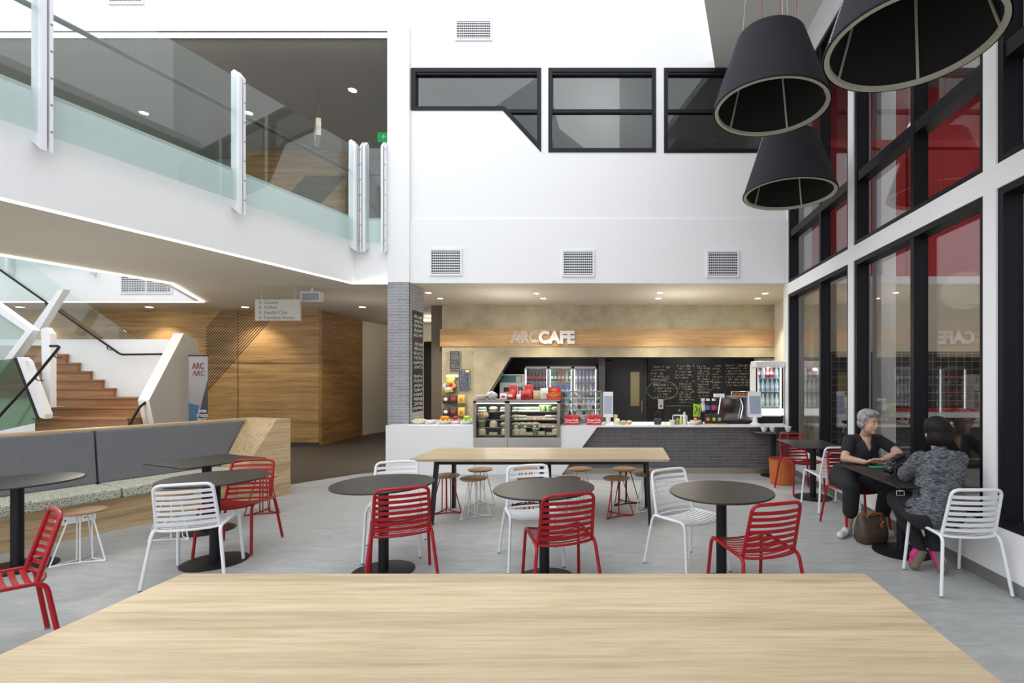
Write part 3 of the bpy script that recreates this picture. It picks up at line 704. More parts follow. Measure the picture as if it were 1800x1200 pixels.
# ---- pedestal tables
def round_table(x, y, label, r=.40, rb=.245):
    t = thing('round_table', label, 'table', (x, y, 0))
    MB().lathe([(r-.006, .724), (r, .728), (r, .736), (r-.004, .74)], n=64).build('tabletop', TABLEB, t, smooth=30)
    MB().lathe([(.04, .01), (.04, .724)], n=24).build('pole', BLACKM, t, smooth=40)
    MB().lathe([(rb, 0), (rb, .008), (rb-.01, .012), (.001, .014)], n=48, cap=False).build('base_plate', BLACKM, t, smooth=30)
    return t
round_table(-1.975, 4.18, 'round dark table at the left of the three in the foreground row')
round_table(-.605, 4.0, 'round dark table in the middle, between two red chairs in the foreground row')
round_table(.785, 3.88, 'round dark table at the right end of the foreground row of three')
round_table(-3.56, 4.40, 'round dark table by the booth, between the white chair and the red chair')
round_table(-5.13, 4.26, 'round dark table at the left edge in front of the grey booth')
round_table(2.56, 8.36, 'small round dark table at the end of the counter holding bowls', .37, .21)
def square_table(x, y, w_, d_, label, rz=0., ox=0., oy=0.):
    t = thing('rectangular_table', label, 'table', (x, y, 0), rz)
    MB().box(-w_/2+ox, w_/2+ox, -d_/2+oy, d_/2+oy, .728, .74).build('tabletop', TABLEB, t, bevel=.003)
    MB().lathe([(.042, .01), (.042, .728)], n=24).build('pole', BLACKM, t, smooth=40)
    MB().lathe([(.25, 0), (.25, .008), (.24, .012), (.001, .014)], n=48, cap=False).build('base_plate', BLACKM, t, smooth=30)
    return t
square_table(2.62, 4.66, .66, 1.10, 'rectangular dark table by the glazed wall with two women sitting at it', 0, -.06, -.10)
square_table(2.62, 6.80, .62, .90, 'rectangular dark table by the glazed wall between a red chair and a white chair', 0, -.06, -.05)
# table in front of the booth, turned with it
pa = at(306, 817, .86*F/150); pb = at(465, 797, .86*F/130)
square_table(-4.72+.32, 5.33, .75, .75, 'square dark table turned at an angle in front of the booth end', math.radians(67.2), -.0, 0)

# ---- chairs
def make_chair(name, mat, label):
    t = thing(name, label, 'chair')
    r = .0125
    for s in (-1, 1):
        m = MB(); m.tube(fillet([(s*.232, .265, .012), (s*.212, .215, .452), (s*.212, .10, .448)], .055), r, 10); m.mat(1); m.tube([(s*.232, .265, 0), (s*.232, .265, .014)], .0125, 10); m.build('leg', [mat, GALV], t, smooth=50)
        m = MB(); m.tube(fillet([(s*.262, -.275, .012), (s*.212, -.215, .432), (s*.212, -.10, .436)], .055), r, 10); m.mat(1); m.tube([(s*.262, -.275, 0), (s*.262, -.275, .014)], .0125, 10); m.build('leg', [mat, GALV], t, smooth=50)
    m = MB()
    for s in (-1, 1): m.tube([(s*.212, .10, .448), (s*.212, 0, .441), (s*.212, -.10, .436)], r, 10)
    N_ = 9
    for i in range(N_):
        y = -.165+i*.375/(N_-1)*1.0
        z0 = .441+.01*(y/.2); pts = []
        for k in range(9):
            u = -1+k/4; pts.append((u*.212, y, z0-.028*(1-u*u)))
        m.sweep(pts, .026, .004, (0, 1, 0))
    m.tube([(-.212, .195, .45)]+[(u*.212, .215, .45-.03*(1-u*u)) for u in (-.75, -.4, 0, .4, .75)]+[(.212, .195, .45)], .008, 8)
    m.build('seat', mat, t, smooth=50)
    m = MB()
    def bk(z): return -.190-(z-.43)*.245
    def hw(z): return .200-(z-.43)*.045
    U = [(-hw(.425), bk(.425)+.01, .425), (-hw(.79), bk(.79), .79), (0, bk(.79)-.012, .793), (hw(.79), bk(.79), .79), (hw(.425), bk(.425)+.01, .425)]
    m.tube(fillet(U, .05), r, 10)
    m.tube([(-.20, -.188, .43)]+[(u*.2, -.188-.045*(1-u*u), .426) for u in (-.75, -.4, 0, .4, .75)]+[(.20, -.188, .43)], .0095, 8)
    for i in range(7):
        z = .478+i*.0432; pts = []
        for k in range(9):
            u = -1+k/4; pts.append((u*hw(z), bk(z)-.034*(1-u*u), z))
        m.sweep(pts, .0255, .004, (0, -.24, 1))
    m.build('backrest', mat, t, smooth=50)
    return t
red0 = make_chair('slatted_chair', REDM, ''); wht0 = make_chair('slatted_chair', WHITEM, ''); used = {}
def chair(kind, x, y, fx, fy, label):
    src = red0 if kind == 'r' else wht0; rz = math.atan2(-fx, fy)
    if kind in used: o = copy_tree(src, None, (x, y, 0), rz, label)
    else: used[kind] = 1; o = src; o.location = (x, y, 0); o.rotation_euler = (0, 0, rz); o['label'] = label
    o['category'] = 'chair'; o['group'] = 'red slatted metal chairs' if kind == 'r' else 'white slatted metal chairs'
    return o
chair('w', -3.47, 4.12, -.36, .93, 'white slatted metal chair seen from behind at the round table near the booth')
chair('r', -3.63, 4.76, .2, -.98, 'red slatted metal chair facing the camera behind the round table near the booth')
chair('r', -3.62, 2.84, -.57, -.82, 'red slatted metal chair cut off by the left edge of the picture')
chair('w', -2.10, 4.66, .34, -.94, 'white slatted metal chair behind the left round table of the foreground row')
chair('r', -1.74, 3.98, -.42, .905, 'red slatted metal chair in front of the left round table of the foreground row')
chair('w', -.78, 4.44, .32, -.945, 'white slatted metal chair behind the middle round table')
chair('r', -.46, 3.78, -.36, .93, 'red slatted metal chair in front of the middle round table')
chair('w', .58, 4.27, .53, -.85, 'white slatted metal chair at the left of the right round table, seen from its side')
chair('r', .94, 3.53, -.31, .95, 'red slatted metal chair in front of the right round table')
chair('w', 2.60, 6.24, -.08, 1, 'white slatted metal chair facing the table behind the grey haired woman')
chair('r', 2.58, 7.16, .12, -1, 'red slatted metal chair in front of the orange bin at the end of the counter')
chair('r', 2.53, 5.38, 0.04, -1, 'red slatted metal chair the grey haired woman sits on')
chair('w', 2.62, 3.95, 0, 1, 'white slatted metal chair the woman in the grey sweater sits on')

# ---- stools
def make_stool(mat):
    t = thing('wire_stool', '', 'stool')
    MB().lathe([(.001, .428), (.145, .430), (.157, .440), (.157, .446), (.150, .451), (.001, .449)], n=36, cap=False).build('seat', SEATW, t, smooth=40)
    co = [(.215*math.cos(a), .215*math.sin(a)) for a in (PI/2, PI/2+2*PI/3, PI/2+4*PI/3)]
    m = MB(); loop = []
    for i in range(3):
        a = Vector((*co[i], 0)); b = Vector((*co[(i+1) % 3], 0)); mid = (a+b)/2*.50
        loop += [a, (a*.55+mid*.45), mid, (b*.55+mid*.45)]
    pts = []
    for i in range(len(loop)):
        p0, p1, p2 = loop[i-1], loop[i], loop[(i+1) % len(loop)]; r_ = .28 if i % 4 == 0 else .5
        for k in range(4): tt = k/3; pts.append((p1+(p0-p1)*r_)*(1-tt)**2+p1*2*tt*(1-tt)+(p1+(p2-p1)*r_)*tt*tt)
    m.tube([(p.x, p.y, .007) for p in pts], .0065, 8, closed=True); m.build('base_ring', mat, t, smooth=50)
    for c in co:
        m = MB(); m.tube([(c[0]*.93, c[1]*.93, .008), (c[0]*.36, c[1]*.36, .430)], .0062, 8); m.build('leg', mat, t, smooth=50)
    for i in range(3):
        c = ((co[i][0]+co[(i+1) % 3][0])*.27, (co[i][1]+co[(i+1) % 3][1])*.27)
        m = MB(); m.tube([(c[0], c[1], .008), (c[0]*.95, c[1]*.95, .430)], .0062, 8); m.build('inner_rod', mat, t, smooth=50)
    return t
ST = {'w': make_stool(WHITEM), 'r': make_stool(REDM), 'b': make_stool(BLACKM)}; su = {}
def stool(k, x, y, rz, label):
    if k in su: o = copy_tree(ST[k], None, (x, y, 0), rz)
    else: su[k] = 1; o = ST[k]; o.location = (x, y, 0); o.rotation_euler = (0, 0, rz)
    o['label'] = label; o['group'] = 'low wire stools with round wooden seats'
stool('w', -4.74, 4.42, .5, 'white wire stool in front of the sockets in the booth base')
stool('w', -4.50, 5.06, .2, 'low stool with wooden seat and white wire legs behind the white chair near the booth')
stool('r', -4.28, 6.02, .4, 'low stool with red wire legs behind the red chair at the booth end')
stool('r', -2.10, 6.05, .3, 'red wire stool between the black legs at the left end of the long table')
stool('w', -1.72, 5.88, .55, 'nearer of the two white wire stools under the left half of the long oak table')
stool('w', -1.80, 6.45, .3, 'farther of the two white wire stools behind the left half of the long oak table')
stool('r', -1.08, 5.95, .2, 'low stool with red wire legs beside the white chair behind the middle round table')
stool('b', -1.22, 6.48, .2, 'black wire stool on the far side of the long table near its middle')
stool('w', -.52, 6.50, .1, 'white wire stool beyond the long table before the slanted white panel')
stool('w', -.62, 5.85, .5, 'low stool with white wire legs seen through the red chair at the middle round table')
stool('r', -.045, 5.90, .5, 'low stool with bright red wire legs at the right half of the long oak table')
stool('b', .05, 6.50, .4, 'low stool with black wire legs behind the bright red one at the long oak table')
stool('w', .33, 6.15, .3, 'white wire stool under the right end of the long oak table')

# ---- booth
booth = thing('booth_bench', 'long timber booth bench with grey backrest, patterned seat and raked timber end', 'bench', (-4.61, 7.0, 0), math.radians(67.2))
m = MB(); m.box(-6.2, -.3, .05, .78, .0, .335); m.box(-6.2, -.45, .62, .78, .335, 1.03); m.box(-6.2, -.23, .60, .79, 1.03, 1.055)
m.build('bench_base', OAK, booth)
m = MB(); m.prism([(0, 0), (0, 1.055), (-.19, 1.055), (-.66, .34), (-.66, 0)], 'Y', 0, .80); m.build('bench_end', OAK, booth)
for i, (a, b) in enumerate(((-1.795, -.60), (-3.6, -1.80), (-5.4, -3.605))):
    o = MB().box(a+.006, b-.006, .0, .56, .337, .452).build('seat_cushion', PATFAB, booth, bevel=.022, seg=3)
    m = MB(); hi = b if i else b+.335
    m.add([(a+.005, .50, .45), (b+.02 if not i else b-.005, .50, .45), (hi-.005, .57, 1.03), (a+.005, .57, 1.03), (a+.005, .62, .45), (b+.02 if not i else b-.005, .62, .45), (hi-.005, .62, 1.03), (a+.005, .62, 1.03)],
          [(0,1,2,3), (4,7,6,5), (0,4,5,1), (1,5,6,2), (2,6,7,3), (3,7,4,0)])
    m.build('back_cushion', GREYFAB, booth, bevel=.018, seg=3)
for i, px in enumerate((120, 154.5)):
    k = (px-VX)/F; s = (-4.61-7*k)/(.387-.922*k)
    o = empty('wall_socket', (0, 0, 0)); o.parent = booth; o.location = (-s, .05, .20)
    o2 = MB().box(-.08, .08, -.008, 0, -.045, .045).build('socket_plate', PLASTICW, o, bevel=.003)
    m = MB(); m.box(-.012, .0, -.010, -.008, -.008, .004); m.box(.006, .016, -.010, -.008, -.004, .006); m.build('socket_holes', DGREY, o)

# ---- pendant lamps
def pendant(x, y, z, label, tilt=0.0):
    t = thing('pendant_lamp', label, 'pendant lamp', (x, y, z))
    R, r2, h = .57, .33, .72
    MB().lathe([(R, 0), (R+.004, .01), (r2+.004, h-.01), (r2, h), (r2-.006, h), (R-.008, .012), (R-.008, 0)], n=72, cap=False).build('lamp_shade', FELT, t, smooth=30)
    MB().lathe([(R-.010, .012), (r2-.008, h-.01), (.001, h-.012)], n=72, cap=False).build('shade_lining', INNER, t, smooth=30)
    MB().lathe([(R-.01, .0), (R-.01, .028), (R-.048, .028), (R-.044, .0), (R-.01, 0)], n=72, cap=False).build('rim_ring', RIM, t, smooth=30)
    m = MB()
    for k in range(5):
        a = k*2*PI/5+.95; c, s = math.cos(a), math.sin(a)
        m.sweep([((R-.04)*c, (R-.04)*s, .03), ((r2-.012)*c, (r2-.012)*s, h-.02)], .010, .02, (c, s, .3))
    m.build('rib', RIM, t)
    m = MB(); m.lathe([(.10, h), (.10, h+.012), (.03, h+.03)], n=20); m.build('top_cap', BLACKM, t)
    zt = 7.05-z
    m = MB(); m.tube([(.09, 0, h), (.09, 0, zt)], .003, 6); m.tube([(-.09, .0, h), (-.09, 0, zt)], .003, 6); m.build('flex_cord', REDCORD, t)
    m = MB()
    for a in (0.6, 2.7, 4.8): m.tube([(r2*.9*math.cos(a), r2*.9*math.sin(a), h-.01), (.12*math.cos(a), .12*math.sin(a), zt)], .0015, 5)
    m.build('suspension_wire', STEEL, t)
    m = MB(); m.lathe([(.12, zt-.03), (.12, zt)], n=20); m.build('ceiling_rose', WHITEM, t)
    m = MB()
    for k in range(46):
        f = k/46; a = PI+.05; rr = R+.008+(r2-R)*f
        m.ball((rr*math.cos(a), rr*math.sin(a), .01+h*f), .005, 5, 4)
    m.build('stitching', WHITEM if z < 4.0 else GALV, t, kind='stuff')
    return t
pendant(2.03, 3.50, 3.93, 'nearest and largest looking charcoal felt pendant lamp, cut by the top edge')
pendant(1.53, 5.08, 4.34, 'middle charcoal felt pendant lamp, hanging left of the largest one')
pendant(2.13, 6.30, 3.92, 'lowest and farthest charcoal felt pendant lamp, in front of the glazed wall corner')
# ================================================================ COUNTER AND KIOSK CONTENTS
YC = 8.42; ZC = .83      # counter front and top
def xc(px, Y=YC): return (px-VX)/F*Y
t = thing('service_counter', 'long cafe counter with white slanted front panel and dark tiled front', 'counter', (0, 0, 0))
xl = xc(678); xr = 2.82; xa, xb = xc(833)+.0, xc(985)
XA, XB = xc(1050), xc(985)
m = MB(); m.box(xl, -3.65, YC, 8.685, 0, ZC); m.box(-3.65, xa, YC, 9.15, 0, ZC); m.prism([(xb, 0), (XB+.02, 0), (XA+.0, ZC-.03), (xb, ZC-.03)], 'Y', YC, YC+.08); m.box(xb, xr, YC, 9.15, ZC-.03, ZC)
m.box(xa, xb, YC+.03, YC+.1, 0, .44)
m.build('counter_panel', PLASTICW, t)
m = MB(); m.prism([(XB-.1, .1), (XA+.02, ZC-.03), (xr, ZC-.03), (xr, .1)], 'Y', YC+.08, YC+.16); m.build('tiled_front', CTRTILE, t)
m = MB(); m.box(XB-.1, xr, YC+.10, YC+.15, 0, .105); m.build('kick_plate', M('kick_steel', (.42, .36, .28), .3, metal=.8), t)
m = MB(); m.box(xb, xr, 9.1, 9.15, 0, ZC-.03); m.build('rear_panel', DGREY, t)

# ---- display case
def fooditem(kind, mb):
    return
DC = thing('display_case', 'stainless steel glass fronted cake and sandwich display case set into the counter', 'display case', (0, 0, 0))
xm = xc(892, YC-.04); Yf = YC-.04; Yb = 9.05; zt = 1.24
m = MB(); m.box(xa, xb, Yf, Yb, .44, .63); m.build('base_panel', STEEL, DC)
m = MB(); m.box(xm-.003, xm+.003, Yf-.003, Yf, .44, .63); m.build('panel_joint', DGREY, DC)
m = MB()
for x0, x1 in ((xa, xa+.045), (xm-.045, xm+.035), (xb-.05, xb)): m.box(x0, x1, Yf, Yf+.05, .63, zt)
m.box(xa, xb, Yf, Yf+.06, zt-.03, zt+.0); m.box(xa, xb, Yf, Yb, zt-.0, zt+.02)
m.box(xa, xa+.02, Yf+.05, Yb, .63, zt); m.box(xb-.02, xb, Yf+.05, Yb, .63, zt); m.box(xm-.02, xm+.02, Yf+.05, Yb, .63, zt)
m.build('case_frame', M('case_steel', (.30, .27, .24), .3, metal=.9), DC)
MB().box(xa, xb, Yb-.03, Yb, .63, zt).build('case_back', DGREY, DC)
for a, b in ((xa+.045, xm-.045), (xm+.035, xb-.05)):
    MB().box(a, b, Yf+.015, Yf+.02, .63, zt-.03).build('glass_front', CASEGLASS, DC)
    MB().box(a, b, Yf+.06, Yf+.08, zt-.045, zt-.035).build('lamp_tube', COOL, DC)
point('display_lamp', ((xa+xm)/2, Yf+.10, 1.16), 2.2, (.95, .97, 1), .05); point('display_lamp', (xm+.3, Yf+.10, 1.16), 2.2, (.95, .97, 1), .05); point('display_lamp', (xb-.3, Yf+.10, 1.16), 2.2, (.95, .97, 1), .05)
for i, z in enumerate((.66, .79, .92, 1.06)):
    for a, b in ((xa+.03, xm-.03), (xm+.03, xb-.03)):
        MB().box(a, b, Yf+.12, Yb-.05, z-.006, z).build('shelf', CASEGLASS, DC)
        MB().box(a, b, Yf+.115, Yf+.12, z-.010, z+.003).build('shelf_edge', GALV, DC)
BREAD = M('bread', (.55, .32, .12), .7, noise=.6, nscale=40); PASTRY = M('pastry', (.70, .52, .27), .7, noise=.5, nscale=60); CREAMF = M('cream_food', (.80, .76, .60), .6, noise=.3, nscale=50)
SALAD = M('salad', (.16, .26, .06), .6, noise=.7, nscale=90); CHOC = M('chocolate', (.06, .03, .02), .5); LABELW = M('price_card', (.75, .75, .72), .5); PINK = M('pink_icing', (.70, .40, .38), .5)
def food(kind, x, y, z):
    if kind == 'sandwich':
        m = MB(); m.prism([(-.055, 0), (.055, 0), (.045, .055), (-.045, .055)], 'Y', -.035, .035); m.mat(1); m.prism([(-.058, .02), (.058, .02), (.054, .036), (-.054, .036)], 'Y', -.038, .038)
        return one(m, 'sandwich', [CREAMF, SALAD], 'pale filled sandwich on a shelf of the display case', 'sandwich', 'sandwiches in the display case', (x, y, z))
    if kind == 'roll':
        m = MB(); m.ball((0, 0, .032), (.062, .04, .033), 12, 8); m.mat(1); m.ball((0, -.01, .03), (.058, .04, .012), 12, 5)
        return one(m, 'bread_roll', [PASTRY, SALAD], 'filled bread roll on a shelf of the display case', 'bread roll', 'rolls in the display case', (x, y, z), smooth=60)
    if kind == 'cake':
        m = MB(); m.lathe([(.05, 0), (.052, .05), (.045, .06), (.001, .06)], n=16); m.mat(1); m.ball((0, 0, .064), (.044, .044, .02), 12, 6)
        return one(m, 'cake', [PASTRY, CREAMF], 'small round iced cake on a shelf of the display case', 'cake', 'cakes in the display case', (x, y, z), smooth=60)
    if kind == 'loaf':
        m = MB(); m.ball((0, 0, .05), (.09, .06, .052), 14, 8); m.mat(1)
        for k in (-.04, 0, .04): m.ball((k, -.035, .07), (.01, .03, .02), 6, 4)
        return one(m, 'bread_loaf', [BREAD, CREAMF], 'brown glazed loaf on the middle shelf of the left half of the display case', 'bread', None, (x, y, z), smooth=60)
    if kind == 'tub':
        m = MB(); m.lathe([(.035, 0), (.045, .075)], n=16); m.mat(1); m.lathe([(.048, .075), (.048, .083), (.001, .084)], n=16)
        return one(m, 'food_tub', [SALAD, PLASTICW], 'tub of salad with white lid on a shelf of the display case', 'food tub', 'tubs in the display case', (x, y, z), smooth=40)
    if kind == 'slice':
        m = MB(); m.prism([(-.05, 0), (.05, 0), (.05, .03), (-.05, .03)], 'Y', -.03, .03); m.mat(1); m.prism([(-.052, .03), (.052, .03), (.048, .042), (-.048, .042)], 'Y', -.032, .032)
        return one(m, 'cake_slice', [PASTRY, CHOC if random.random() < .5 else PINK], 'flat iced slice on a shelf of the display case', 'cake slice', 'slices in the display case', (x, y, z))
protos = {}
SN = {.66: 'bottom', .79: 'third', .92: 'second', 1.06: 'top'}
def put(kind, x, y, z):
    if kind in protos and (kind != 'slice' or random.random() < .7): o = copy_tree(protos[kind], None, (x, y, z), random.uniform(-.4, .4))
    else: o = protos[kind] = food(kind, x, y, z)
    if kind != 'loaf': o['label'] = FL[kind]+' on the %s shelf of the display case, %s compartment' % (SN[round(z-.001, 2)], 'narrow left' if x < xm else 'wide right')
    o.scale = (1.35, 1.3, 1.3)
FL = {'sandwich': 'pale filled sandwich', 'roll': 'filled bread roll', 'cake': 'small round iced cake', 'tub': 'lidded tub of salad', 'slice': 'flat iced slice'}
rows = {.66: (['cake', 'slice', 'cake'], ['cake', 'cake', 'slice', 'tub', 'slice', 'slice', 'cake']),
        .79: (['tub', 'cake', 'roll'], ['roll', 'roll', 'roll', 'roll', 'slice', 'slice', 'slice']),
        .92: (['loaf', 'roll'], ['roll', 'sandwich', 'slice', 'slice', 'slice', 'sandwich', 'sandwich']),
        1.06: (['sandwich', 'roll', 'sandwich'], ['sandwich', 'sandwich', 'sandwich', 'sandwich', 'tub', 'tub', 'roll'])}
for z, (L_, R_) in rows.items():
    for lst, a, b in ((L_, xa+.09, xm-.09), (R_, xm+.10, xb-.10)):
        for i, k in enumerate(lst): put(k, a+(b-a)*i/(len(lst)-1), Yf+.22, z+.001)
pc = None
for z in (.79, .92):
    for i in range(5):
        x = xm+.12+i*(xb-xm-.25)/4
        if pc is None: pc = one(MB().box(-.022, .022, -.002, .002, 0, .03), 'price_card', LABELW, 'small white price card on a shelf front of the display case', 'price card', 'price cards in the display case', (x, Yf+.10, z+.005))
        else: copy_tree(pc, None, (x, Yf+.10, z+.005))
        (pc if i+z < .8 else C.objects[-1])['label'] = 'small white price card on the %s shelf front of the display case' % SN[z]

# ---- things on top of the case
zt2 = zt+.021
def packet(px, w_, h_, d_, mat, label, rz=0., z=zt2, Y=Yf+.22, cat='packet', name='snack_packet', band=None, word=None, wm=None):
    x = xc(px, Y); t_ = thing(name, label, cat, (x, Y, z), rz)
    m = MB(); vs = []
    for zz, hw_, hd_ in ((0, w_/2, d_*.25), (h_*.08, w_/2, d_*.45), (h_*.5, w_/2*.97, d_*.5), (h_*.92, w_/2, d_*.3), (h_, w_/2, d_*.06)):
        vs += [(-hw_, -hd_, zz), (hw_, -hd_, zz), (hw_, hd_, zz), (-hw_, hd_, zz)]
    fs = [(0,3,2,1), (16,17,18,19)]+[(4*i+j, 4*i+(j+1) % 4, 4*i+4+(j+1) % 4, 4*i+4+j) for i in range(4) for j in range(4)]
    m.add(vs, fs); m.build('packet_body', mat, t_, smooth=60)
    q = MB(); q.ball((0, -d_*.5, h_*.5), (w_*.30, .006, h_*.20), 12, 6); q.build('packet_print', band or CREAMF, t_, smooth=60)
    if word: text(word, h_*.30, wm or WHITEM, (0, -d_*.5-.008, h_*.5), FRONT, t_)
    return t_
ORANGE = M('orange_print', (.80, .20, .02), .4); REDP = M('red_packet', (.60, .015, .015), .3); YELLOW = M('yellow_print', (.80, .62, .10), .4); WPK = M('white_packet', (.80, .80, .74), .4); TAN = M('tan_packet', (.60, .47, .28), .5)
packet(897, .17, .13, .06, REDP, 'red snack packet lying lowest at the left among the packets on the display case', band=WPK)
packet(885, .12, .10, .05, WPK, 'small white and red packet beside the white bowls on the display case', band=REDP, Y=Yf+.16)
packet(902, .14, .24, .05, REDP, 'tall red packet with orange print behind the low one on the display case', band=ORANGE, Y=Yf+.34)
packet(912, .07, .09, .05, WPK, 'small white packet between the red groups on the display case', Y=Yf+.15, band=LABELW)
packet(925, .18, .14, .08, REDP, 'broad red packet in the middle of the display case top', band=REDM)
packet(930, .15, .25, .05, REDP, 'tall red packet standing behind the broad one on the display case', band=ORANGE, Y=Yf+.35)
packet(915, .08, .22, .05, M('dark_packet', (.10, .03, .03), .4), 'narrow dark red packet between the tall red packets', band=WPK, Y=Yf+.42)
packet(944, .12, .15, .06, TAN, 'tan paper packet on the display case beside the white one', band=YELLOW)
packet(957, .13, .19, .07, WPK, 'white upright packet with small dark print on the display case', band=CREAMF)
t = thing('confectionery_box', 'red open topped sweet box at the right end of the display case top', 'box', (xc(974, Yf+.2), Yf+.2, zt2))
m = MB(); m.box(-.12, .12, -.07, .07, 0, .10); m.prism([(-.105, .10), (.105, .10), (.095, .21), (-.095, .21)], 'Y', .03, .05); m.build('box_body', REDP, t)
m = MB(); m.box(-.12, .12, -.073, -.07, .012, .022); m.ball((0, -.07, .06), (.06, .004, .025), 12, 6); m.ball((0, .028, .16), (.06, .004, .03), 12, 6); m.build('box_print', ORANGE, t)
for i in range(5): one(MB().cb((0, 0, .03), (.03, .09, .06)), 'wrapped_bar', ORANGE, 'wrapped bar in the red sweet box on the display case', 'sweet bar', 'bars in the sweet box', (xc(974, Yf+.2)-.08+.04*i, Yf+.17, zt2+.06))
def bowl(x, y, z, r, h, label, mat=CERAMIC, name='bowl', cat='bowl', group=None):
    m = MB(); m.lathe([(r*.45, 0), (r*.5, .004), (r*.8, h*.45), (r, h), (r-.006, h), (r*.78, h*.5), (r*.45, .012), (.001, .010)], n=32, cap=False)
    return one(m, name, mat, label, cat, group, (x, y, z), smooth=50)
def fruit(n, x, y, z, r, rr, mat, name, label, cat, group):
    src = None; k = 0; pts = []
    for ring, (cnt, rad, dz) in enumerate(((1, 0, 0), (6, r, 0), (1, 0, rr*1.5), (4, r*.55, rr*1.45))):
        for i in range(cnt):
            a = 2*PI*i/max(cnt, 1)+ring; pts.append((x+rad*math.cos(a), y+rad*math.sin(a), z+dz+rr))
    for p in pts[:n]:
        if src is None:
            m = MB(); m.ball((0, 0, 0), (rr, rr, rr*.94), 14, 9); m.mat(1); m.tube([(0, 0, rr*.85), (.002, 0, rr*1.05)], .003, 5)
            src = one(m, name, [mat, SALAD], label, cat, group, p, smooth=80)
        else: copy_tree(src, None, p, random.uniform(0, 3))
xw = xc(855, Yf+.2)
bowl(xc(846, Yf+.2), Yf+.2, zt2, .115, .07, 'low white bowl at the left end of the display case top')
b2 = bowl(xc(863, Yf+.25), Yf+.3, zt2, .11, .075, 'white bowl heaped with wrapped sweets on the display case')
WR = M('wrapper', (.80, .80, .82), .3, noise=.5, nscale=60); wsrc = None
for i in range(12):
    a = i*2.4; rr = .075*(i/12)**.5; p = (xc(863, Yf+.25)+rr*math.cos(a), Yf+.3+rr*math.sin(a), zt2+.075+.05*(1-i/12))
    if wsrc is None:
        m = MB(); m.ball((0, 0, 0), (.028, .018, .018), 10, 6); m.add([(-.026, 0, 0), (-.045, .014, .004), (-.045, -.014, -.004)], [(0, 1, 2)]); m.add([(.026, 0, 0), (.045, .014, -.004), (.045, -.014, .004)], [(0, 1, 2)])
        wsrc = one(m, 'wrapped_sweet', WR, 'white wrapped sweet heaped in the bowl on the display case', 'sweet', 'wrapped sweets in the bowl', p)
    else: copy_tree(wsrc, None, p, a)
# ---- fruit bowls on the left of the counter
ORF = M('orange_peel', (.80, .30, .02), .45, bump=.2); APR = M('red_apple', (.45, .03, .03), .3); APG = M('green_apple', (.36, .55, .06), .3); LIME = M('pear_skin', (.55, .55, .20), .4)
for px, r, mat, nm, lb, cat, n in ((738, .15, LIME, 'pear', 'pale green pear in the bowl nearest the tiled column', 'pear', 7), (759, .12, None, '', 'flat white bowl, empty looking, second from the tiled column', '', 0),
                                   (782, .15, ORF, 'orange', 'orange in the heaped fruit bowl on the counter', 'orange', 11), (801, .12, APR, 'apple', 'red apple in the bowl beside the oranges', 'apple', 8), (822, .15, APG, 'apple', 'green apple in the bowl next to the display case', 'apple', 10)):
    x = xc(px, YC+.3); lab = 'white fruit bowl holding '+{'pear': 'pale green pears, nearest the tiled column', 'orange': 'the oranges', 'apple': 'red apples' if mat is APR else 'green apples beside the display case'}[nm] if nm else lb
    bowl(x, YC+.3, ZC, r*.95, .065, lab)
    if nm: fruit(n, x, YC+.3, ZC+.018, r*.50, .036, mat, nm, lb, cat, 'fruit: '+lb)
# ---- cola boxes
for px, lb in ((1005, 'red branded drink carton nearer the display case on the counter'), (1044, 'red branded drink carton beside the white till screen on the counter')):
    lb = lb.replace('branded ', ''); Y = YC+.12; t = thing('drink_carton', lb, 'carton', (xc(px, Y), Y, ZC))
    m = MB(); m.box(-.125, .125, -.05, .07, 0, .14); m.prism([(-.05, .14), (.07, .14), (.07, .155), (.03, .165)], 'X', -.12, .12); m.build('carton_body', REDP, t)
    text('Coca-Cola', .062, WHITEM, (0, -.053, .085), (PI/2, 0, 0), t, 'lettering', .001, offset=.0015, sx_=.85)
    m = MB(); m.sweep([(-.12, -.052, .035), (-.06, -.052, .05), (.0, -.052, .036), (.12, -.052, .045)], .008, .002, (0, 0, 1)); m.build('white_swoosh', WHITEM, t)
# ---- merchandiser behind
t = thing('drinks_merchandiser', 'open glass fronted shelf unit full of small drinks beside the display case', 'display case', (0, 0, 0)); Y0, Y1 = 8.78, 9.1; x0, x1 = xc(986, Y0), xc(1058, Y0)
m = MB(); m.box(x0, x0+.03, Y0, Y1, ZC, 1.39); m.box(x1-.03, x1, Y0, Y1, ZC, 1.39); m.box(x0, x1, Y0, Y1, 1.375, 1.395); m.box(x0, x1, Y0, Y1, ZC, ZC+.05); m.build('case_frame', GALV, t)
for z in (.88, .98, 1.08, 1.18, 1.28): MB().box(x0+.03, x1-.03, Y0+.02, Y1-.02, z-.005, z).build('shelf', STEEL, t); MB().box(x0+.03, x1-.03, Y0+.012, Y0+.02, z-.008, z+.004).build('shelf_edge', PLASTICW, t)
MB().box(x0+.03, x1-.03, Y0+.003, Y0+.007, .85, 1.375).build('glass_front', CASEGLASS, t)
cols = [M('tub_green', (.05, .30, .15), .3), M('tub_gold', (.55, .40, .08), .3), M('tub_white', (.75, .78, .80), .3), M('tub_dark', (.05, .05, .08), .3)]; names = ['green', 'gold', 'white', 'dark']; bp_ = {}
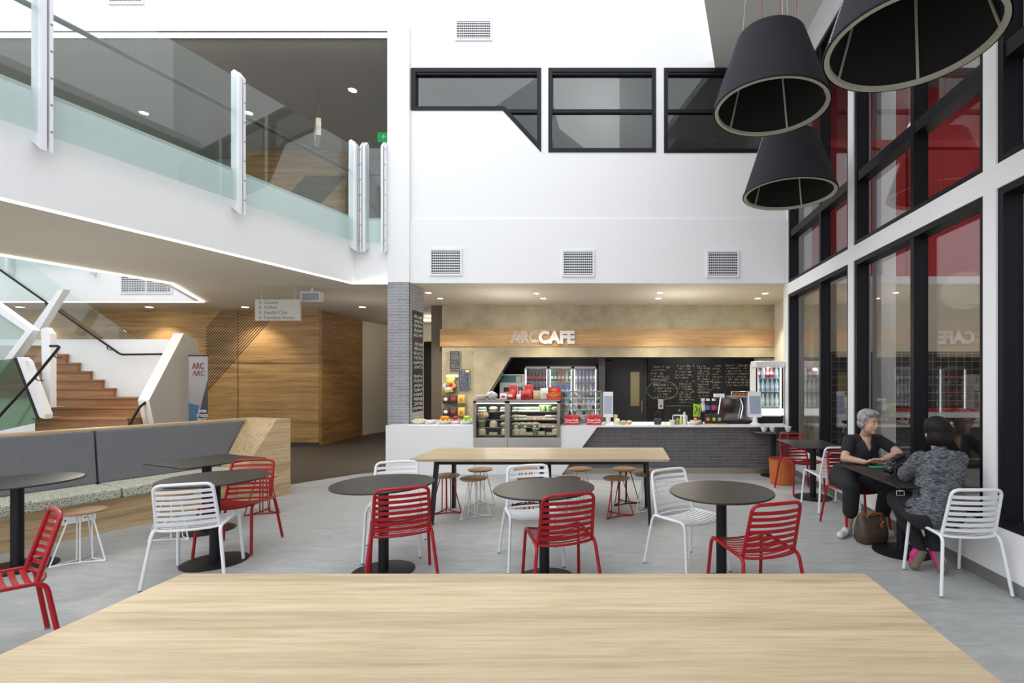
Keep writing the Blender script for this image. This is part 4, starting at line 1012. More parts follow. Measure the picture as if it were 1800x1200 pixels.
for r_, z in enumerate((.88, .98, 1.08, 1.18, 1.28)):
    for i in range(8):
        k = random.choice((0, 1, 2, 2, 3)); p = (x0+.07+i*(x1-x0-.14)/7, Y0+.07, z+.001)
        if k in bp_: copy_tree(bp_[k], None, p, None, 'small %s drink bottle on shelf level %s of the glass shelf unit' % (names[k], ('one, the lowest', 'two', 'three', 'four', 'five, the highest')[r_]))
        else:
            m = MB(); m.lathe([(.022, 0), (.024, .005), (.024, .045), (.012, .06), (.012, .066)], n=12); m.mat(1); m.lathe([(.0135, .066), (.0135, .078)], n=10)
            bp_[k] = one(m, 'drink_bottle', [cols[k], PLASTICW], 'small %s drink bottle on a shelf of the glass shelf unit by the cartons' % names[k], 'bottle', 'small %s bottles in the shelf unit' % names[k], p, smooth=40)
# ---- bottles for fridges
def make_bottle(name, col, capc, label, group, h=.27, r=.034, clear=False):
    mt = M(name, col, .12); m = MB()
    m.lathe([(r*.85, 0), (r, .01), (r, h*.58), (r*.45, h*.82), (r*.38, h*.95)], n=14); m.mat(1); m.lathe([(r*.45, h*.95), (r*.45, h)], n=10); m.mat(2); m.lathe([(r*1.02, h*.25), (r*1.02, h*.5)], n=14, cap=False)
    o = one(m, 'drink_bottle', [mt, capc, LABELW if name != 'cola' else REDP], label, 'bottle', group, (0, 0, 0), smooth=40); return o
def fridge(x0, x1, Yf_, z0, z1, label, doors, shelves, kinds, name='drinks_fridge', depth=.6, header=None):
    t = thing(name, label, 'fridge', (x0, Yf_, z0)); W = x1-x0; H = z1-z0
    m = MB(); m.box(0, .03, .02, depth, 0, H); m.box(W-.03, W, .02, depth, 0, H); m.box(0, W, .02, depth, H-.05, H); m.box(0, W, .02, depth, 0, .12); m.box(0, W, depth-.03, depth, 0, H); m.build('cabinet', [DGREY if doors > 1 else PLASTICW], t)
    MB().box(.03, W-.03, depth-.04, depth-.03, .12, H-.05).build('liner', PLASTICW, t)
    dw = W/doors; k = 0
    for d in range(doors):
        a = d*dw; e = empty('door', (a, 0, 0)); e.parent = t; fr = .035 if doors > 1 else .03
        m = MB(); m.box(.004, fr, 0, .02, .04, H-.03); m.box(dw-fr, dw-.004, 0, .02, .04, H-.03); m.box(.004, dw-.004, 0, .02, .04, .14 if doors > 1 else .06); m.box(.004, dw-.004, 0, .02, H-.08, H-.03); m.build('door_frame', M('door_alu', (.42, .41, .38), .4, metal=.6) if doors > 1 else BLACKM, e)
        MB().box(fr, dw-fr, .006, .012, .12, H-.08).build('door_glass', CASEGLASS, e)
        m = MB(); m.box(fr+.003, fr+.013, .03, .05, .15, H-.1); m.box(dw-fr-.013, dw-fr-.003, .03, .05, .15, H-.1); m.build('lamp_tube', COOL, e)
        for s, z in enumerate(shelves):
            MB().box(a+.03, a+dw-.03, .08, depth-.05, z-.008, z).build('shelf', PLASTICW, t)
            kd = kinds[d][s % len(kinds[d])]
            nb = max(3, int((dw-.12)/.072))
            for i in range(nb):
                kk = kd if not isinstance(kd, tuple) else kd[i % len(kd)]
                p = (x0+a+.08+i*(dw-.16)/(nb-1), Yf_+.13, z0+z+.001)
                lab = BOT[kk]['o']['label'].split(' in the ')[0].split(' on the ')[0].split(' low in ')[0]+' on the %s shelf %s' % ((('lowest', 'second', 'third', 'top') if doors > 1 else ('lowest', 'middle', 'top'))[s], 'behind the %s door of the tall fridge' % ('left', 'middle', 'right')[d] if doors > 1 else 'of the countertop fridge')
                if BOT[kk].get('used'): copy_tree(BOT[kk]['o'], None, p, None, lab)
                else: BOT[kk]['o'].location = p; BOT[kk]['used'] = 1; BOT[kk]['o']['label'] = lab
    return t
CAPW = PLASTICW
BOT = {}
def defb(k, col, cap_, lab, **kw): BOT[k] = {'o': make_bottle(k, col, cap_, lab, lab+'s', **kw)}
defb('cola', (.03, .012, .01), REDP, 'dark cola bottle in the left door of the tall fridge')
defb('green', (.03, .22, .05), CAPW, 'green drink bottle on the top shelf of the middle fridge door')
defb('orange', (.65, .12, .01), ORANGE, 'orange drink bottle on the top shelf of the middle fridge door')
defb('lime', (.50, .62, .25), CAPW, 'pale lime drink bottle on the top shelf of the middle fridge door')
defb('blue', (.10, .25, .60), CAPW, 'blue drink bottle in the middle fridge door')
defb('violet', (.42, .36, .60), CAPW, 'violet milk bottle in the right door of the tall fridge')
defb('cream', (.72, .68, .50), CAPW, 'cream coloured drink bottle in the right door of the tall fridge')
defb('clear', (.45, .62, .72), CAPW, 'clear water bottle in the small fridge at the end of the counter', h=.22)
defb('redb', (.45, .05, .04), CAPW, 'red drink bottle in the small fridge at the end of the counter', h=.22)
defb('pale', (.55, .65, .62), CAPW, 'pale drink bottle low in the small fridge at the end of the counter', h=.22)
fx0, fx1 = xc(921, 12.2), xc(1050, 12.2)
fridge(fx0, fx1, 12.2, 0, 1.95, 'tall three door glass fridge full of bottles behind the counter', 3, (.5, .9, 1.22, 1.55), [['cola'], ['blue', 'blue', 'blue', ('green', 'green', 'orange', 'orange', 'lime')], ['cream', 'violet', ('cream', 'violet'), 'violet']])
sx0, sx1 = xc(1329, 8.85), xc(1377, 8.85)
sf = fridge(sx0, sx1, 8.85, ZC, 1.93, 'white countertop drinks fridge at the right end of the counter', 1, (.30, .56, .80), [['pale', 'clear', ('redb', 'clear', 'redb')]], depth=.45, name='countertop_fridge')
m = MB(); m.box(-.02, sx1-sx0+.02, -.03, .3, .98, 1.10); m.build('header_panel', PLASTICW, sf, bevel=.02)
MB().box(.0, sx1-sx0, -.02, .0, .14, .26).build('lit_base_panel', emat('lit_panel', (.9, .95, .9), 1.1), sf)
MB().box(.03, sx1-sx0-.03, -.012, .0, .0, .12).build('grille', BLACKM, sf)
point('small_fridge_lamp', ((sx0+sx1)/2, 8.95, 1.78), 1.5, (.9, .95, 1), .03)
# ---- teal machine
t = thing('slush_machine', 'white drinks machine with teal printed header left of the tall fridge', 'machine', (xc(878, 11.9), 11.9, 0)); W = xc(919, 11.9)-xc(878, 11.9)
MB().box(0, W, 0, .5, .9, 1.73).build('machine_body', PLASTICW, t, bevel=.01)
MB().box(.02, W-.02, -.006, 0, 1.53, 1.70).build('header_print', M('teal_print', (.07, .26, .27), .4), t)
MB().box(W-.16, W-.04, -.010, -.006, 1.54, 1.68).build('header_badge', CREAMF, t)
MB().box(.1, W-.14, -.006, 0, 1.30, 1.42).build('dispense_recess', DGREY, t)
MB().box(0, W, .0, .5, 0, .9).build('machine_stand', DGREY, t)

# ---- sign lettering
t = thing('cafe_sign', 'white ARC CAFE lettering on the timber strip above the counter, outlined then solid', 'sign', (0, 0, 0))
zz = 1.6-(593-667)/F*YK
xs = lambda px: (px-VX)/F*(YK-.05)
text('CAFE', .37, WHITEM, ((xs(943)+xs(1014))/2, YK-.055, HC-(594-VY)/F*YK), FRONT, t, 'solid_letters', .015, offset=.019, sx_=.93)
text('ARC', .36, WHITEM, ((xs(897)+xs(948))/2, YK-.045, HC-(594-VY)/F*YK), FRONT, t, 'outlined_letters', outline=.007, sx_=.88)
text('ARC', .25, WHITEM, ((xs(901)+xs(948))/2, YK-.050, HC-(594-VY)/F*YK), FRONT, t, 'outlined_letters', outline=.006, sx_=.88)
# ---- chalk menus
t = thing('chalk_menu', 'large black wall menu with chalk handwriting in columns behind the counter', 'menu board', (0, 0, 0))
MB().box(.72, 3.46, 12.97, 12.999, .85, 2.2).build('menu_board', BLACKB, t)
m = MB(); y2 = MB()
def zz_(py): return HC-(py-VY)/F*12.96
def xx_(px): return (px-VX)/F*12.96
for (a, b, p0, p1, st, hh) in ((1144, 1178, 645, 668, 5.5, .055), (1187, 1222, 643, 664, 5.2, .05), (1226, 1252, 643, 690, 4.6, .045), (1252, 1271, 643, 684, 4.8, .045), (1276, 1322, 642, 682, 5, .045), (1150, 1190, 677, 700, 5.2, .05), (1194, 1222, 670, 708, 4.6, .045), (1228, 1250, 690, 712, 5, .04)):
    py = p0; k = 0
    while py < p1:
        scribble(y2 if (k % 3 == 1) else m, xx_(a), xx_(b)-random.uniform(0, .15), zz_(py), hh*(1.5 if k == 0 else 1.1), 12.962, .013); py += st; k += 1
m.tube([(xx_(1164)+.40*math.cos(a), 12.962, zz_(686)+.24*math.sin(a)+.012*math.sin(9*a)) for a in [i*2*PI/60 for i in range(60)]], .006, 4, closed=True)
m.build('chalk_writing', CHALK, t, kind='stuff'); y2.build('chalk_writing', CHALKY, t, kind='stuff')
text('SPECIALS', .085, CHALK, (xx_(1159), 12.960, zz_(676)), FRONT, t, 'chalk_heading', .001)
t = thing('chalk_menu', 'narrow black chalk menu on the side of the tiled column', 'menu board', (0, 0, 0))
XS = -3.655
MB().box(XS-.004, XS+.004, 8.82, 9.27, 1.03, 2.83).build('menu_board', BLACKB, t)
m = MB(); z = 2.76; k = 0
while z > 1.06:
    y = 8.84+random.uniform(0, .03)
    if k not in (5, 12):
        while y < 9.22:
            for q in range(3): m.tube([(XS+.006, y+random.uniform(0, .04), z-random.uniform(0, .065)), (XS+.006, y+random.uniform(0, .05), z-random.uniform(0, .065))], .0065, 3)
            y += .042
    z -= .082; k += 1
m.build('chalk_writing', CHALK, t, kind='stuff')
# ---- wall notices and racks at the left of the kiosk wall
YW = YK-.03
def wx(px): return (px-VX)/F*YW
def wz(py): return HC-(py-VY)/F*YW
t = thing('notice_holder', 'large clear acrylic panel fixed to the concrete wall holding the posters', 'sign holder', (0, 0, 0))
MB().box(wx(783), wx(832), YW+.01, YW+.016, wz(690), wz(616)).build('acrylic_panel', CASEGLASS, t)
m = MB()
for a, b in ((787, 619), (829, 619), (829, 681)): m.ball((wx(a), YW, wz(b)), .014, 8, 6)
m.build('fixing', STEEL, t)
for (a, b, c, d, lb, col) in ((791, 617, 809, 649, 'upper poster with white lines of print on the concrete wall', (.05, .05, .06)), (807, 649, 825, 683, 'lower poster with white print and a yellow corner on the concrete wall', (.05, .07, .13))):
    t = thing('poster', lb, 'poster', (0, 0, 0))
    MB().box(wx(a), wx(c), YW-.01, YW-.002, wz(d), wz(b)).build('poster_sheet', M('poster_ink', col, .4), t)
    m = MB(); fr = .008; m.box(wx(c)-fr, wx(c)+fr, YW-.016, YW-.004, wz(d), wz(b)); m.box(wx(a)-fr, wx(a), YW-.016, YW-.004, wz(d), wz(b)); m.box(wx(a), wx(c), YW-.016, YW-.004, wz(d)-fr, wz(d)); m.build('poster_frame', STEEL, t)
    m = MB(); py = b+2.4
    while py < d-2: scribble(m, wx(a+1.5), wx(c-2.5-random.uniform(0, 3)), wz(py), .022, YW-.013, .005); py += 2.6
    m.build('poster_print', CHALK, t, kind='stuff')
    if b > 640: MB().box(wx(819), wx(824.5), YW-.014, YW-.010, wz(654), wz(650)).build('poster_corner', YELLOW, t)
# packets on a hanging clip
t = thing('clip_strip', 'small clear rack fixed to the concrete wall above the packet boxes', 'rack', (0, 0, 0))
m = MB(); m.box(wx(784), wx(806), YW-.01, YW, wz(663), wz(658)); m.build('rack_label', LABELW, t)
m = MB(); m.box(wx(783), wx(808), YW-.005, YW, wz(688), wz(663)); m.build('rack_back', CASEGLASS, t)
GOLD = M('gold_packet', (.72, .52, .16), .3, noise=.4, nscale=30)
for (px, py, rz, lb, band) in ((789, 670, .4, 'gold chip packet at the top of the wall rack', YELLOW), (797, 676, -.7, 'gold chip packet with red print at the right of the wall rack', REDP), (782, 677, .9, 'pale packet sticking out at the left of the wall rack', GALV), (790, 683, -.2, 'gold chip packet at the bottom of the wall rack', WPK)):
    t = packet(0, .18, .20, .06, GOLD if 'pale' not in lb else WPK, lb, band=band); t.location = (wx(px)+.02, YW-.06, wz(py)-.09); t.rotation_euler = (0, rz*.8, 0)
bx = thing('packet_dispenser', 'clear wall rack with six pockets of dark and yellow packets above the fruit bowls', 'rack', (0, 0, 0))
m = MB()
for z in (wz(710), wz(732)): m.box(wx(780), wx(823), YW-.13, YW, z-.01, z)
m.box(wx(780), wx(823), YW-.005, YW, wz(734), wz(692)); m.build('rack_shelf', CASEGLASS, bx)
for r_, py in enumerate((709, 731)):
    for i, px in enumerate((786, 799, 813)):
        mt = M('dark_bag', (.06, .05, .05), .35) if i < 2 else GOLD
        t = packet(0, .15, .20, .06, mt, '%s packet, %s of the %s row in the six pocket wall rack' % ('dark snack' if i < 2 else 'yellow snack', ('first', 'second', 'third')[i], ('upper', 'lower')[r_]), band=(WPK, REDP, ORANGE)[i]); t.location = (wx(px), YW-.07, wz(py))
# ---- counter equipment on the right
def pole_screen(px, label, w_=.17):
    Y = YC+.25; t = thing('till_screen', label, 'screen', (xc(px, Y), Y, ZC))
    MB().lathe([(.09, 0), (.085, .01), (.045, .03), (.04, .14)], n=20).build('stand', PLASTICW, t, smooth=40)
    m = MB(); m.prism([(-.03, .12), (.02, .12), (.06, .55), (.02, .56)], 'X', -w_/2, w_/2); m.build('screen_housing', PLASTICW, t, bevel=.006)
    m = MB(); m.add([(-w_/2+.015, -.026, .18), (w_/2-.015, -.026, .18), (w_/2-.015, .017, .53), (-w_/2+.015, .017, .53)], [(0, 1, 2, 3)]); m.build('screen_face', SCREEN, t)
pole_screen(1069, 'white upright till screen next to the shelf unit, left of the rear door')
pole_screen(1327, 'white upright till screen in front of the countertop fridge', .22)
Y = YC+.42
t = thing('coffee_machine', 'polished chrome coffee machine with glasses on top', 'coffee machine', (xc(1293, Y), Y, ZC))
m = MB(); m.prism([(-.36, .04), (.36, .04), (.33, .46), (-.30, .46)], 'Y', -.12, .25); m.build('machine_body', CHROME, t, bevel=.02, seg=3)
m = MB(); m.box(-.38, .38, -.16, .28, .0, .05); m.build('drip_tray', BLACKM, t)
m = MB(); m.box(-.12, .34, -.13, .26, .46, .48); m.tube(fillet([(-.1, -.12, .48), (-.1, -.12, .56), (.33, -.12, .56), (.33, -.12, .48)], .03), .008, 6); m.build('cup_rail', STEEL, t, smooth=40)
m = MB(); m.tube(fillet([(.05, -.15, .44), (.08, -.2, .3), (.04, -.2, .1)], .05), .010, 6); m.build('steam_wand', CHROME, t, smooth=40)
cs = None
for i in range(7):
    p = (xc(1293, Y)-.06+.065*i, Y-.02, ZC+.481)
    if cs is None:
        m = MB(); m.lathe([(.02, 0), (.03, .055), (.027, .055), (.018, .006), (.001, .006)], n=14, cap=False); cs = one(m, 'coffee_cup', CERAMIC if False else M('cup_red', (.50, .15, .08), .3), 'small cup on top of the chrome coffee machine', 'cup', 'cups on the coffee machine', p, smooth=40)
    else: copy_tree(cs, None, p)
for i, px in enumerate((1257, 1266)): one(MB().cb((0, 0, .03), (.085, .10, .06)), 'cup_box', PLASTICW, 'white carton on the left shoulder of the coffee machine, ' + ('left one' if i == 0 else 'right one'), 'carton', None, (xc(px, Y)+.02, Y-.02, ZC+.46))
# coffee bags and bottles
for (px, z, col, band, lb) in ((1244, .0, (.03, .03, .03), ORANGE, 'dark coffee bag with orange label, lower row'), (1254.5, .0, (.03, .03, .03), APG, 'dark coffee bag with green label, lower row'), (1264, .0, (.03, .03, .03), M('aqua_label', (.20, .42, .40), .4), 'dark coffee bag with aqua label, lower row')):
    t = packet(0, .10, .17, .07, M('dark_bag', col, .35), lb+' on the counter', band=band, cat='coffee bag', name='coffee_bag'); t.location = (xc(px, YC+.25), YC+.25, ZC)
t = thing('bag_shelf', 'low dark shelf on the counter between the bowl and the coffee machine', 'shelf', (xc(1254, YC+.42), YC+.42, ZC)); m = MB(); m.box(-.2, .2, -.06, .06, .19, .205); m.box(-.2, -.19, -.06, .06, 0, .19); m.box(.19, .2, -.06, .06, 0, .19); m.build('shelf_body', BLACKM, t)
for (px, band, lb) in ((1244.5, M('blue_label', (.10, .17, .50), .4), 'dark bottle with blue label on the small shelf'), (1254.5, M('red_label', (.50, .06, .08), .4), 'dark bottle with red label on the small shelf'), (1236, WPK, 'clear bottle with white cap at the left of the small shelf')):
    m = MB(); m.lathe([(.04, 0), (.043, .01), (.043, .13), (.02, .17), (.02, .19)], n=16); m.mat(1); m.lathe([(.032, .19), (.032, .23)], n=14); m.mat(2); m.lathe([(.044, .03), (.044, .11)], n=16, cap=False)
    one(m, 'syrup_bottle', [BLACKM if 'dark' in lb else M('clear_plastic', (.45, .5, .5), .2), PLASTICW, band], lb, 'bottle', None, (xc(px, YC+.42), YC+.42, ZC+.206), smooth=40)
t = thing('lime_packet_display', 'bright green packet standing behind the fruit bowl on the counter', 'packet', (xc(1225, YC+.4), YC+.4, ZC+.12)); 
m = MB(); m.prism([(-.07, 0), (.05, 0), (.075, .20), (-.06, .23)], 'Y', -.03, .03); m.build('packet_body', M('lime_print', (.35, .65, .02), .4), t)
m = MB(); m.tube([(-.05, -.032, .05), (.0, -.032, .12), (-.03, -.032, .19)], .012, 4); m.tube([(.03, -.032, .03), (.04, -.032, .16)], .01, 4); m.build('packet_print', DGREY, t)
m = MB(); m.box(-.07, .07, -.05, .05, -.12, 0); m.build('packet_stand', DGREY, t)
x = xc(1222.5, YC+.15); bowl(x, YC+.15, ZC, .10, .07, 'white bowl of fruit on the counter in front of the green packet')
fruit(8, x, YC+.15, ZC+.02, .052, .028, M('peach', (.70, .22, .12), .5), 'peach', 'small reddish fruit in the bowl beside the coffee bags', 'fruit', 'red fruit in the counter bowl')
t = thing('till', 'black till monitor with its back to the camera on the counter', 'till', (xc(1194, YC+.4), YC+.4, ZC))
m = MB(); m.box(-.25, .25, 0, .03, .06, .31); m.build('monitor', BLACKM, t, bevel=.008); m = MB(); m.box(-.08, .08, -.05, .1, 0, .02); m.box(-.03, .03, .02, .05, .02, .1); m.build('monitor_stand', BLACKM, t)
m = MB(); m.ball((0, -.002, .23), (.022, .004, .022), 12, 6); m.build('badge', GALV, t)
t = thing('picture_frame', 'small white framed card standing on the counter before the black monitor', 'frame', (xc(1195, YC+.22), YC+.22, ZC))
m = MB(); m.box(-.13, .13, 0, .012, 0, .015); m.box(-.13, .13, 0, .012, .145, .165); m.box(-.13, -.115, 0, .012, 0, .165); m.box(.115, .13, 0, .012, 0, .165); m.build('frame_border', PLASTICW, t); MB().box(-.115, .115, .006, .01, .015, .145).build('card', DGREY, t)
bowl(xc(1182, YC+.12), YC+.12, ZC, .055, .08, 'small white pot of sugar sachets at the left of the framed card', CREAMF, 'sachet_pot', 'pot')
for (px, h, mat, lb) in ((1191, .09, M('jam', (.45, .25, .12), .3), 'small amber jar before the framed card'), (1197, .13, M('lime_jar', (.55, .60, .12), .3), 'yellow green bottle before the framed card'), (1203, .20, PLASTICW, 'tall white bottle before the framed card')):
    m = MB(); m.lathe([(.025, 0), (.027, .01), (.027, h*.75), (.016, h*.85), (.016, h)], n=14); m.mat(1); m.lathe([(.018, h), (.018, h+.015)], n=10)
    one(m, 'condiment_bottle', [mat, PLASTICW], lb, 'bottle', None, (xc(px, YC+.14), YC+.14, ZC), smooth=40)
t = thing('card_reader', 'dark card reader on a bent stand left of the black monitor', 'card reader', (xc(1156, YC+.2), YC+.2, ZC))
m = MB(); m.box(-.06, .06, -.04, .04, 0, .10); m.build('reader_body', DGREY, t, bevel=.01); m = MB(); m.tube(fillet([(.02, 0, .1), (.06, 0, .19), (.0, 0, .24), (-.04, -.02, .15)], .04), .012, 6); m.build('reader_arm', BLACKM, t, smooth=40); m = MB(); m.tube(fillet([(.06, 0, .03), (.11, -.02, .08), (.13, -.05, .01)], .03), .004, 5); m.build('cable', BLACKM, t)
t = thing('soap_dispenser', 'cream wall dispenser with dark spot beside the chalk menu', 'dispenser', (xx_(1161), 12.95, zz_(710)))
MB().box(-.07, .07, -.06, .04, -.13, .13).build('dispenser_body', CERAMIC, t, bevel=.02); m = MB(); m.ball((.01, -.062, -.05), (.022, .006, .035), 10, 6); m.build('dispenser_window', M('dark_red', (.12, .02, .02), .3), t)
for i, px in enumerate((1085, 1096, 1106)):
    if i == 0: m = MB(); m.lathe([(.035, 0), (.05, .035), (.055, .06), (.03, .10), (.001, .105)], n=16); one(m, 'muffin', [CREAMF], 'pale muffin beside the white till screen on the counter', 'muffin', None, (xc(px, YC+.2), YC+.2, ZC), smooth=50)
    else: m = MB(); m.ball((0, 0, .035), (.055, .05, .036), 14, 8); m.mat(1); m.ball((0, -.04, .035), (.02, .012, .008), 6, 4); one(m, 'bread_roll', [PASTRY, BREAD], 'round bread roll on the counter, ' + ('next to the muffin' if i == 1 else 'farther from the muffin'), 'bread roll', None, (xc(px, YC+.2), YC+.2, ZC), smooth=60)
one(MB().lathe([(.03, 0), (.036, .15)], n=16), 'cup_stack', [TAN], 'stack of brown paper cups behind the muffin', 'cup', None, (xc(1082, YC+.45), YC+.45, ZC), smooth=40)
one(MB().box(-.28, .28, -.09, .09, 0, .012), 'serving_board', [OAK], 'thin wooden board on the counter in front of the coffee bags', 'board', None, (xc(1250, YC+.13), YC+.13, ZC))
# ---- bowls on the small round table, bin
for i, (px, col, lb) in enumerate(((1343, ORANGE, 'white bowl with orange contents on the small round table'), (1358, None, 'white bowl in the middle of the small round table'), (1385, None, 'tapered white bowl nearest the glazed wall on the small round table'))):
    x = xc(px, 8.2); bowl(x, 8.2, .742, .055, .09, lb)
    if col: one(MB().ball((0, 0, 0), (.046, .046, .02), 14, 6), 'condiment_heap', col, 'orange sachets heaped in the left bowl on the small round table', 'sachets', None, (x, 8.2, .742+.08), smooth=60)
bowl(xc(1368, 8.1), 8.12, .742, .05, .08, 'dark bowl among the white bowls on the small round table', DGREY)
t = thing('waste_bin', 'orange ribbed round bin under the small table at the end of the counter', 'bin', (2.50, 7.72, 0))
m = MB(); vs = []; n_ = 96
for z, r_ in ((0, .172), (.02, .178), (.36, .196), (.375, .196)):
    for j in range(n_):
        rr = r_*(1+(.012 if j % 4 < 2 else -.006)); a = 2*PI*j/n_; vs.append((rr*math.cos(a), rr*math.sin(a), z))
m.add(vs, [(i*n_+j, i*n_+(j+1) % n_, (i+1)*n_+(j+1) % n_, (i+1)*n_+j) for i in range(3) for j in range(n_)]+[tuple(range(n_))[::-1]]); m.build('bin_body', M('orange_bin', (.50, .13, .03), .5), t)
MB().lathe([(.20, .365), (.20, .385), (.185, .385), (.185, .30), (.001, .30)], n=40, cap=False).build('bin_rim', M('orange_bin_rim', (.42, .10, .03), .5), t, smooth=40)
# ---- roll-up banner
p = at(349, 740, 9.7); t = thing('pull_up_banner', 'pull up banner with red ARC lettering and a dark slanted corner beside the white guard', 'banner', (p.x, p.y, 0), math.radians(12))
t.scale = (.80, .8, 1)
MB().box(-.20, .20, -.012, -.006, .08, 2.05).build('banner_sheet', M('banner_white', (.30, .30, .32), .5), t)
m = MB(); m.prism([(-.20, .08), (.20, .08), (.20, 1.6), (.1, 1.25), (-.06, .6)], 'Y', -.016, -.013); m.build('banner_dark_corner', M('banner_dark', (.035, .035, .04), .5), t)
m = MB(); m.prism([(-.20, .45), (-.09, .45), (.02, 1.1), (-.20, 1.15)], 'Y', -.015, -.0125); m.build('banner_blue_water', M('banner_blue', (.06, .17, .32), .5, noise=.6, nscale=12), t)
m = MB(); m.prism([(-.05, 1.15), (.01, 1.15), (0, 1.35), (-.03, 1.42), (-.06, 1.3)], 'Y', -.015, -.0125); m.build('banner_figure', GREYP, t)
text('ARC', .17, REDM, (0, -.018, 1.86), FRONT, t, 'banner_letters', outline=.004, sx_=.75)
text('ARC', .15, REDM, (.01, -.018, 1.72), FRONT, t, 'banner_letters', outline=.003, sx_=.85)
text('SWIM\nFITNESS\nSPORT', .085, WHITEM, (.09, -.018, .90), FRONT, t, 'banner_words', .001, offset=.001, sx_=.8)
m = MB(); m.box(-.21, .21, -.02, .01, 2.05, 2.08); m.build('banner_top_rail', BLACKM, t); m = MB(); m.box(-.22, .22, -.08, .08, 0, .08); m.tube([(0, .0, .08), (0, .0, 2.05)], .012, 8); m.build('banner_base', STEEL, t)
# ================================================================ PEOPLE
def remesh(mb, voxel, name, mat, parent, smooth_it=4, label=None):
    me = bpy.data.meshes.new('tmp'); me.from_pydata(mb.v, [], mb.f); bm = bmesh.new(); bm.from_mesh(me); bmesh.ops.recalc_face_normals(bm, faces=bm.faces); bm.to_mesh(me); bm.free()
    o = bpy.data.objects.new('tmp', me); C.objects.link(o)
    r = o.modifiers.new('r', 'REMESH'); r.mode = 'VOXEL'; r.voxel_size = voxel; r.use_smooth_shade = True
    s = o.modifiers.new('s', 'SMOOTH'); s.factor = .5; s.iterations = smooth_it
    dg = bpy.context.evaluated_depsgraph_get(); out = bpy.data.meshes.new_from_object(o.evaluated_get(dg)); bpy.data.objects.remove(o)
    out.materials.clear(); out.materials.append(mat)
    for p in out.polygons: p.use_smooth = True
    q = bpy.data.objects.new(name, out); C.objects.link(q); q.parent = parent
    if label: q['label'] = label
    return q
SKIN = M('skin', (.52, .29, .20), .5, noise=.15, nscale=40)
SKIN2 = M('skin_pale', (.58, .36, .26), .5, noise=.15, nscale=40)
GHAIR = M('grey_hair', (.36, .36, .38), .6, noise=.6, nscale=55); DHAIR = M('dark_hair', (.012, .009, .008), .6, spec=.25, noise=.6, nscale=45)
TEE = M('black_cotton', (.016, .017, .024), .9, noise=.3, nscale=30); TROU = M('black_trousers', (.012, .012, .016), .85)
def heather():
    m, t, b = newmat('heather_knit'); N = t.nodes; L = t.links; co = N.new('ShaderNodeTexCoord'); mp = N.new('ShaderNodeMapping'); mp.inputs['Scale'].default_value = (20, 20, 120); L.new(co.outputs['Object'], mp.inputs[0])
    n = N.new('ShaderNodeTexNoise'); n.inputs['Scale'].default_value = 1.6; n.inputs['Detail'].default_value = 5; L.new(mp.outputs[0], n.inputs[0]); r = N.new('ShaderNodeValToRGB'); e = r.color_ramp.elements
    e[0].position = .38; e[0].color = (.022, .023, .028, 1); e[1].position = .66; e[1].color = (.19, .20, .225, 1); L.new(n.outputs['Fac'], r.inputs[0]); L.new(r.outputs[0], b.inputs['Base Color']); b.inputs['Roughness'].default_value = .95; return m
KNIT = heather()
V = Vector
def head(mb, c, yaw, pitch, s=1.0):
    """head shape: skull, jaw, nose, ears, lips. local -Y is the face"""
    R = (Matrix.Rotation(yaw, 3, 'Z') @ Matrix.Rotation(pitch, 3, 'X'))
    def q(x, y, z): v = R @ V((x*s, y*s, z*s)); return (c[0]+v.x, c[1]+v.y, c[2]+v.z)
    mb.ball(q(0, .015, .03), (.075*s, .094*s, .092*s), 20, 14, R)
    mb.ball(q(0, -.022, -.035), (.060*s, .068*s, .078*s), 18, 12, R)
    mb.ball(q(0, -.058, -.090), (.027*s, .024*s, .022*s), 12, 8, R)
    mb.cap(q(0, -.086, .012), .007*s, q(0, -.101, -.024), .0115*s, 10)
    for sx_ in (-1, 1):
        mb.ball(q(sx_*.012, -.097, -.030), .008*s, 8, 6)
        mb.ball(q(sx_*.030, -.050, -.026), (.028*s, .026*s, .034*s), 14, 10, R)
        mb.ball(q(sx_*.030, -.080, .030), (.022*s, .010*s, .007*s), 10, 6, R)
        mb.ball(q(sx_*.077, .012, -.010), (.008*s, .019*s, .031*s), 10, 8, R)
    mb.ball(q(0, -.088, -.052), (.022*s, .010*s, .0065*s), 10, 6, R); mb.ball(q(0, -.085, -.063), (.018*s, .010*s, .007*s), 10, 6, R)
    return R, q
def face(q, R, s, parent):
    m = MB()
    for sx_ in (-1, 1): m.ball(q(sx_*.031, -.079, .008), (.0125*s, .007*s, .0048*s), 10, 6, R)
    e = m.build('eye', PLASTICW, parent, smooth=80); m = MB()
    for sx_ in (-1, 1): m.ball(q(sx_*.031, -.0855, .008), (.0052*s, .003*s, .0048*s), 8, 6, R)
    m.build('iris', DHAIR, e, smooth=80)
    m = MB(); m.tube([q(-.026, -.086, -.052), q(-.012, -.0955, -.0575), (q(0, -.098, -.059)), q(.012, -.0955, -.0575), q(.026, -.086, -.052)], .0032*s, 6); m.build('mouth', M('lips', (.38, .13, .11), .5), parent, smooth=80)
    m = MB()
    for sx_ in (-1, 1): m.tube([q(sx_*.016, -.090, .030), q(sx_*.032, -.090, .036), q(sx_*.048, -.078, .031)], .0035*s, 5)
    m.build('eyebrow', M('brow', (.30, .22, .18), .8), parent, smooth=80)
